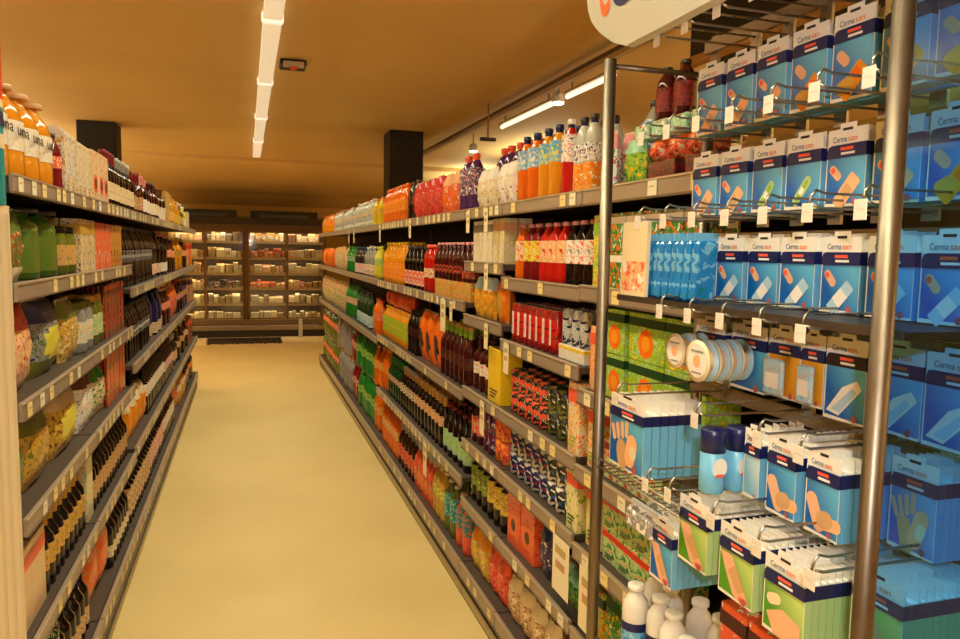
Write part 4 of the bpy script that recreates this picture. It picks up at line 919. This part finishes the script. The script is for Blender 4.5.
for q in range(3):
    b = MB(); b.lathe([(.02, 0), (.022, .01), (.022, .075), (.019, .08)], mat('white', .3), 16); o = b.build('roll_bandage', None, (.89, 1.03-q*.08, .953))
    tag(o, 'small white roll standing behind the orange ointment boxes', 'bandage')

# header sign on top of the rack
b = MB(); yf, yn, zb, zt, r = 1.495, .45, 2.096, 2.42, .155
P = [(yn, zb), (yn, zt)]
P += [(yf-r+r*math.sin(PI/2*q/8), zt-r+r*math.cos(PI/2*q/8)) for q in range(9)]
P += [(1.495, 2.235), (1.487, 2.21), (1.47, 2.184), (1.45, 2.166), (1.427, 2.149), (1.40, 2.133), (1.365, 2.114), (1.317, 2.096)]
n = len(P); XS = .70
vs = [(0, y-yn, z-zb) for y, z in P]+[(.022, y-yn, z-zb) for y, z in P]
b.add(vs, [tuple(range(n)), tuple(range(2*n-1, n-1, -1))], mat((178, 174, 160), .4)); b.add(vs, [(k, n+k, n+(k+1) % n, (k+1) % n) for k in range(n)], mat((206, 196, 176), .4))
HS = b.build('header_sign', None, (XS, yn, zb)); tag(HS, 'long white header sign with rounded end on top of the chrome rack', 'sign')
t = MB(); T = Matrix.Translation((-.0012, 0, 0)) @ Matrix.Rotation(-PI/2, 4, 'Z')
ws = .86
t.text('C', .2, 0, 0, 0, mat((230, 96, 40), .4), .05, T=T); q = MB()
t2 = MB(); t2.text('ermasan', .2, .054, .0, 0, mat('navy', .4), .8, T=T)
o = t.build('lettering', HS, (0, 1.435-yn, .084)); o['label'] = 'orange letter on the header'
o = t2.build('lettering', HS, (0, 1.435-yn, .084)); o['label'] = 'navy letters on the header'

# ------------------------------------------------------------------ pale end panel and advert in the left foreground
R = bpy.data.objects.new('end_panel', None); COL.objects.link(R); R.location = (-.57, 2.13, 0)
tag(R, 'pale beige ribbed end panel at the left edge of the picture', 'panel')
b = MB(); b.box(-.52, 0, 0, .03, 0, 1.79, mat((216, 204, 178), .5))
for q in range(26): b.box(-.5+q*.02, -.493+q*.02, -.003, 0, .02, 1.77, mat((206, 194, 166), .5))
b.build('panel', R)
b = MB(); b.box(-.52, -.003, -.006, .02, 1.792, 2.4, mat((14, 140, 150), .4)); b.box(-.521, -.002, -.008, .021, 1.93, 1.965, mat('cream', .4)); b.box(-.521, -.002, -.008, .021, 1.985, 2.02, mat('navy', .4))
b.box(-.521, -.002, -.009, .021, 2.03, 2.05, mat('cream', .4)); b.box(-.521, -.002, -.0095, .021, 2.05, 2.4, mat((214, 60, 20), .4)); b.build('advert_board', R)

# ------------------------------------------------------------------ ceiling lights
WARM = (1.0, .92, .60)
def area(name, loc, sx, sy, watt, col=WARM, spread=180, rot=(0, 0, 0)):
    l = bpy.data.lights.new(name, 'AREA'); l.shape = 'RECTANGLE'; l.size = sx; l.size_y = sy; l.energy = watt; l.color = col; l.spread = math.radians(spread)
    o = bpy.data.objects.new(name, l); COL.objects.link(o); o.location = loc; o.rotation_euler = rot; return o
def emis(col, st, name):
    m, nt, b = newmat(name)
    b.inputs['Base Color'].default_value = (.8, .78, .7, 1); b.inputs['Emission Color'].default_value = (*col, 1); b.inputs['Emission Strength'].default_value = st
    return m
E_BAR = emis((1., .80, .52), LB_ST, 'lamp_diffuser'); E_CAP = emis((1., .86, .66), LB_ST*1.6, 'lamp_end_glow'); E_TUBE = emis((1., .85, .62), 1.3, 'tube_glow')
E_SPOT = emis((1., .84, .6), 8., 'spot_glow')
JN = [-3.85, -2.2, -.55, 1.1, 2.75, 4.4, 6.07, 7.71, 9.42, 11.05]
for i in range(len(JN)-1):
    y0, y1 = JN[i], JN[i+1]
    r_ = bpy.data.objects.new('ceiling_light', None); COL.objects.link(r_); r_.location = (.155, y0, 2.99)
    tag(r_, ('linear ceiling lamp over the aisle, segment %s' % ['behind the camera', 'behind the camera', 'behind the camera', 'overhead', 'nearest the camera', 'second from the camera', 'third from the camera', 'second from the far end', 'at the far end'][i]), 'lamp', 'line of ceiling lamps over the aisle')
    b = MB(); b.box(-.03, .03, .02, y1-y0-.02, -.02, .009, mat((210, 200, 186), .4)); b.build('housing', r_)
    b = MB(); b.box(-.052, .052, .035, y1-y0-.035, -.05, -.021, E_BAR, bev=.008); b.build('diffuser', r_)
    b = MB(); b.box(-.06, .06, -.03, .03, -.056, -.0, E_CAP, bev=.01); b.build('end_cap', r_)
    area('lamp_light', (.155, (y0+y1)/2, 2.935), .09, y1-y0-.1, 17., WARM, 136)
# added fill lamps, kept out of sight, to brighten the ceiling and far aisle
for x, ys in ((-3.3, (-3.2, -.6, 2., 4.6, 7.2, 9.9, 12.6)), (4.3, (-3.2, -.6, 1.6, 3.4)), (3.6, (8.8, 12.))):
    for y in ys:
        b = MB(); b.box(-.12, .12, -.9, .9, 0, .06, mat('white', .4), bev=.01)
        for q in (-.7, .7): b.box(-.002, .002, q, q+.004, .06, 3.0-2.45, mat('tan', .4))
        o = b.build('fill_pendant', None, (x, y, 2.45)); tag(o, 'added fill lamp, out of sight over a neighbouring aisle', 'lamp', 'added fill lamps over the neighbouring aisles')
        k = .5 if x == 3.6 else (1.7 if y > 9 else (1.2 if y > 7 else .95))
        area('lamp_light', (x, y, 2.53), .2, 1.7, 50.*k, (1., .96, .64), 180, (PI, 0, 0)); area('lamp_light', (x, y, 2.44), .2, 1.7, 15.*k, WARM, 170)  # added fill: strong uplight and weaker downlight at each unseen pendant
# side track with tubes and spots behind the right shelves
b = MB(); b.box(-.02, .02, 0, 8.2, -.03, .0, mat((96, 72, 44), .5)); b.box(-.02, .02, 0, 8.2, -.06, -.03, mat((196, 170, 130), .5))
b = b.build('lighting_track', None, (2.2, 2.4, 2.96)); tag(b, 'long thin ceiling lighting track above the right shelves', 'track')
for y0, y1, ds in ((4.5, 5.25, 'nearest the white sign'), (5.5, 6.75, 'left of the bright spot')):
    o = MB().lathe([(.018, y0), (.018, y1)], E_TUBE, 12, T=Matrix.Translation((2.32, 0, 2.86)) @ Matrix.Rotation(-PI/2, 4, 'X')).build('tube_light')
    tag(o, 'slim ceiling tube lamp above right shelves, '+ds, 'lamp'); 
    h_ = MB(); h_.box(2.30, 2.34, y0-.02, y1+.02, 2.882, 2.9, mat((200, 180, 150), .4))
    for y in (y0+.1, y1-.1): h_.box(2.315, 2.325, y, y+.02, 2.9, 3.0, mat('grey', .4))
    h_.build('housing', o)
for x, y, z, ds in ((2.3, 5.37, 2.87, 'near the tube lamps'), (2.45, 8.1, 2.84, 'above the red capped bottles')):
    r_ = MB().lathe([(.02, .05), (.045, .03), (.05, -.03)], mat('white', .35), 18).build('spotlight', None, (x, y, z)); tag(r_, 'small bright ceiling spotlight '+ds, 'lamp')
    MB().lathe([(.02, -.05), (.042, -.042), (.042, -.026)], E_SPOT, 18).build('bulb', r_); MB().box(-.006, .006, -.006, .006, .05, 3.0-z, mat('grey', .4)).build('stem', r_)
b = MB(); b.box(-.006, .006, -.006, .006, -.3, 0, mat((150, 110, 70), .5)); b.box(-.07, .07, -.02, .02, -.33, -.3, mat((70, 50, 36), .5))
tag(b.build('ceiling_bracket', None, (2.07, 6.4, 3.0)), 'thin bracket hanging from the ceiling by the right track', 'bracket')
b = MB(); b.box(-.09, .09, -.1, .1, -.035, 0, mat('char', .5), bev=.005); b.box(-.07, .07, -.14, -.1, -.06, -.02, mat((196, 180, 160), .5), bev=.005)
o = b.build('ceiling_detector', None, (.33, 5.55, 3.0)); tag(o, 'small dark and pale ceiling unit right of the lamp line', 'detector')
MB().lathe([(.02, -.075), (.03, -.06)], mat('coral', .4), 10, .0, -.12).build('indicator', o)
b = MB(); b.box(0, .5, -1.0, .95, 0, .4, mat('black', .7), bev=.01); b.box(-.02, .01, -1.02, .97, -.03, 0, mat((170, 120, 62), .6))
tag(b.build('hanging_case', None, (1.5, 1.4, 2.38)), 'black box with tan lower edge behind the top hooks of the rack', 'box')
MB().box(.2, .24, -.5, -.46, .4, .62, mat('char', .5)).build('suspension_rod', COL.objects['hanging_case'])
MB().box(.2, .24, .5, .54, .4, .62, mat('char', .5)).build('suspension_rod', COL.objects['hanging_case'])

# ------------------------------------------------------------------ cold cabinets at the end of the aisle
YC = 14.44
BR = mat((120, 84, 40), .45, .3); DB = mat((38, 28, 26), .5); STEEL = mat((150, 132, 112), .35, .6)
def glassm():
    m, nt, b = newmat('cabinet_glass'); nt.nodes.remove(b)
    t = nt.nodes.new('ShaderNodeBsdfTransparent'); t.inputs[0].default_value = (.93, .95, .93, 1)
    g = nt.nodes.new('ShaderNodeBsdfGlossy'); g.inputs[1].default_value = .05
    mx = nt.nodes.new('ShaderNodeMixShader'); mx.inputs[0].default_value = .05
    nt.links.new(t.outputs[0], mx.inputs[1]); nt.links.new(g.outputs[0], mx.inputs[2]); nt.links.new(mx.outputs[0], nt.nodes['Material Output'].inputs[0]); return m
GL = glassm(); E_CASE = emis((1., .82, .56), 42., 'case_lamp')
SH = [1.79, 1.49, 1.2, .92, .63, .34]
FOOD = []
for ci, (xa, xb, ds) in enumerate(((-1.385, -.045, 'left'), (.035, 1.43, 'right'))):
    r_ = bpy.data.objects.new('refrigerated_cabinet', None); COL.objects.link(r_); r_.location = (xa, YC, 0)
    tag(r_, '%s glass fronted cold cabinet of dairy goods at the end of the aisle' % ds, 'fridge')
    w = xb-xa
    b = MB(); b.box(0, w, .72, .76, 0, 2.1, mat((92, 66, 40), .6)); b.box(-.035, .0, .02, .76, .1, 2.1, BR); b.box(w, w+.035, .02, .76, .1, 2.1, BR); b.box(0, w, .02, .76, .0, .12, DB)
    b.build('body', r_)
    b = MB(); b.box(-.04, w+.04, -.08, .76, 2.1, 2.22, DB, bev=.01); b.box(-.04, w+.04, -.02, .02, 1.98, 2.1, mat((96, 66, 36), .5)); b.build('canopy', r_)
    b = MB(); b.box(.05, w-.12, .1, .6, 2.22, 2.36, DB, bev=.01); b.box(.2, w-.3, .085, .1, 2.235, 2.29, mat((80, 84, 80), .3, .5)); b.build('top_housing', r_)
    b = MB(); b.box(-.04, w+.04, -.05, .03, .13, .22, STEEL, bev=.01); b.box(-.04, w+.04, -.03, .03, .24, .33, mat((118, 96, 74), .4, .4)); b.box(-.04, w+.04, -.0, .03, .0, .13, DB); b.build('bumper', r_)
    MB().box(.05, w-.05, .05, .08, 2.06, 2.085, E_CASE).build('case_light', r_)
    for z in SH:
        sh = MB().box(.005, w-.005, .1, .7, z-.02, z-.004, mat((150, 120, 84), .45, .3)).build('shelf', r_)
        MB().box(.005, w-.005, .085, .1, z-.045, z, mat((206, 178, 140), .45)).build('price_rail', sh)
        MB().box(.02, w-.02, .105, .115, z-.034, z-.024, E_CASE).build('shelf_light', sh)
    for j in range(2):
        d = MB(); x0 = j*w/2; x1 = x0+w/2; fr = .022
        for A in ((x0, x0+fr, .34, 1.98), (x1-fr, x1, .34, 1.98), (x0, x1, .34, .36), (x0, x1, 1.95, 1.98)): d.box(A[0], A[1], -.01, .018, A[2], A[3], BR)
        o = d.build('door', r_); MB().box(x0+fr, x1-fr, .0, .006, .36, 1.95, GL).build('glass_pane', o)
        MB().box(x1-.05, x1-.035, -.04, -.02, .9, 1.3, STEEL).build('handle', o)
    for li, z in enumerate(SH):
        zn = ['top', 'second', 'third', 'fourth', 'fifth', 'lowest'][li]
        for j in range(2):
            xs, xe = j*w/2+.035, (j+1)*w/2-.035; x = xs; side = ['left', 'right'][j]
            pal = {(0, 0): ['cheese', 'gold', 'peach'], (0, 1): ['cheese', 'white'], (1, 0): ['peach', 'cream', 'gold', 'tan'], (1, 1): ['cream', 'peach', 'cheese']}[(ci, j)]
            if ci == 1 and j == 0 and li == 1: pal = ['orange', 'coral', 'orange']
            if ci == 1 and li == 3: pal = ['orange', 'coral', 'peach', 'gold']
            if ci == 0 and j == 1 and li == 3: pal = ['char', 'brown']
            if li >= 4: pal = ['cheese', 'cream']
            hmax = .21 if li < 3 else (.17 if li == 3 else .2)
            if li == 5: hmax = .15
            gsn = 'food on the %s shelf behind the %s door of the %s cold cabinet' % (zn, side, ds)
            while x < xe-.05:
                ww = random.choice([.07, .09, .12, .15]); ww = min(ww, xe-x)
                c = random.choice(pal); hh = hmax*random.uniform(.55, .95); kind = random.choice(['tub', 'block', 'block', 'packet'])
                if ww < .05: break
                key = ('food', kind, round(ww, 2), c, round(hh, 2))
                if key not in PROTO:
                    m = MB(); pm = printed(c, 'white' if c != 'white' else 'cream', 'gold' if c in ('cheese', 'cream') else c, 26)
                    if kind == 'tub': m.lathe([(ww*.36, 0), (ww*.44, hh*.85), (ww*.47, hh*.86), (ww*.47, hh)], pm, 12)
                    elif kind == 'block': m.box(-ww/2+.003, ww/2-.003, -.05, .05, 0, hh, pm, bev=.006); m.box(-ww*.3, ww*.3, -.0515, -.05, hh*.3, hh*.65, mat('white' if c != 'white' else 'tan', .4))
                    else:
                        m.box(-ww/2+.003, ww/2-.003, -.03, .03, 0, hh*.85, pm, bev=.012); m.box(-ww/2+.006, ww/2-.006, -.002, .002, hh*.8, hh, mat(c, .4))
                    PROTO[key] = m.mesh('food')
                nm = dict(tub='dairy_tub', block='cheese_block', packet='food_packet')[kind]
                o = link(nm, PROTO[key], None, (xa+x+ww/2, YC+.17, z-.003)); cn = dict(cheese='pale yellow', tan='tan', peach='peach', coral='coral', gold='golden', white='white', cream='cream', orange='orange', red='red', char='black', brown='brown')[c]
                tag(o, '%s %s on %s shelf, %s door, %s cold cabinet' % (cn, dict(tub='tub', block='block', packet='packet')[kind], zn, side, ds), 'food')
                x += ww
b = MB().box(0, .07, 0, .05, 0, .35, mat('silver', .35), bev=.008); b.box(-.01, .08, -.01, .06, 0, .02, mat('silver', .35))
tag(b.build('bumper_post', None, (.93, 14.25, 0)), 'short white post in front of the right cold cabinet', 'post')
b = MB().box(0, 1.45, 0, .75, 0, .012, mat((30, 22, 18), .25), bev=.003)  # thin dark sheet with a jagged front edge, flat on the floor
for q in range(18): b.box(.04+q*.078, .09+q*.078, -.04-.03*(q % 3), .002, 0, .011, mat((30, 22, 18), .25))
tag(b.build('floor_dark_sheet', None, (-.85, 13.5, .0005)), 'thin black sheet on the floor in front of the cold cabinets', 'mat')
b = MB().box(0, .32, 0, .3, 0, .09, mat('cream', .5), bev=.006)
tag(b.build('carton', None, (-.98, 13.3, .0005)), 'low cream carton on floor by the left shelf end', 'box')

# ------------------------------------------------------------------ groups for repeats, camera, light
from collections import Counter
tops = [o for o in COL.objects if o.parent is None and 'label' in o.keys() and 'group' not in o.keys()]
cn = Counter(o['label'] for o in tops)
for o in tops:
    if cn[o['label']] > 1: o['group'] = 'row of '+o['label']
print('OBJECTS', len(COL.objects), 'top', len([o for o in COL.objects if o.parent is None]))

cam = bpy.data.cameras.new('camera'); co = bpy.data.objects.new('camera', cam); COL.objects.link(co)
cam.sensor_width = 36.; cam.lens = 36.*F/960; cam.clip_start = .02; cam.clip_end = 100
M = Matrix((( CR.x, CU.x, -CD.x, 0), (CR.y, CU.y, -CD.y, 0), (CR.z, CU.z, -CD.z, H), (0, 0, 0, 1)))
co.matrix_world = M
SC.camera = co
area('camera_flash', (.06, -.05, 1.86), .05, .03, 8.5, (1., .96, .90), 180, (PI/2-PITCH, 0, -YAW))
w = bpy.data.worlds.new('world'); SC.world = w; w.use_nodes = True
w.node_tree.nodes['Background'].inputs[0].default_value = (.5, .4, .3, 1); w.node_tree.nodes['Background'].inputs[1].default_value = .02
SC.view_settings.view_transform = 'Standard'; SC.view_settings.look = 'None'; SC.view_settings.gamma = 1.; SC.view_settings.use_curve_mapping = False
SC.view_settings.exposure = EXPO
SC.cycles.use_denoising = True; SC.cycles.max_bounces = 8; SC.cycles.transparent_max_bounces = 12
SC.cycles.caustics_reflective = False; SC.cycles.caustics_refractive = False; SC.cycles.sample_clamp_indirect = 6.
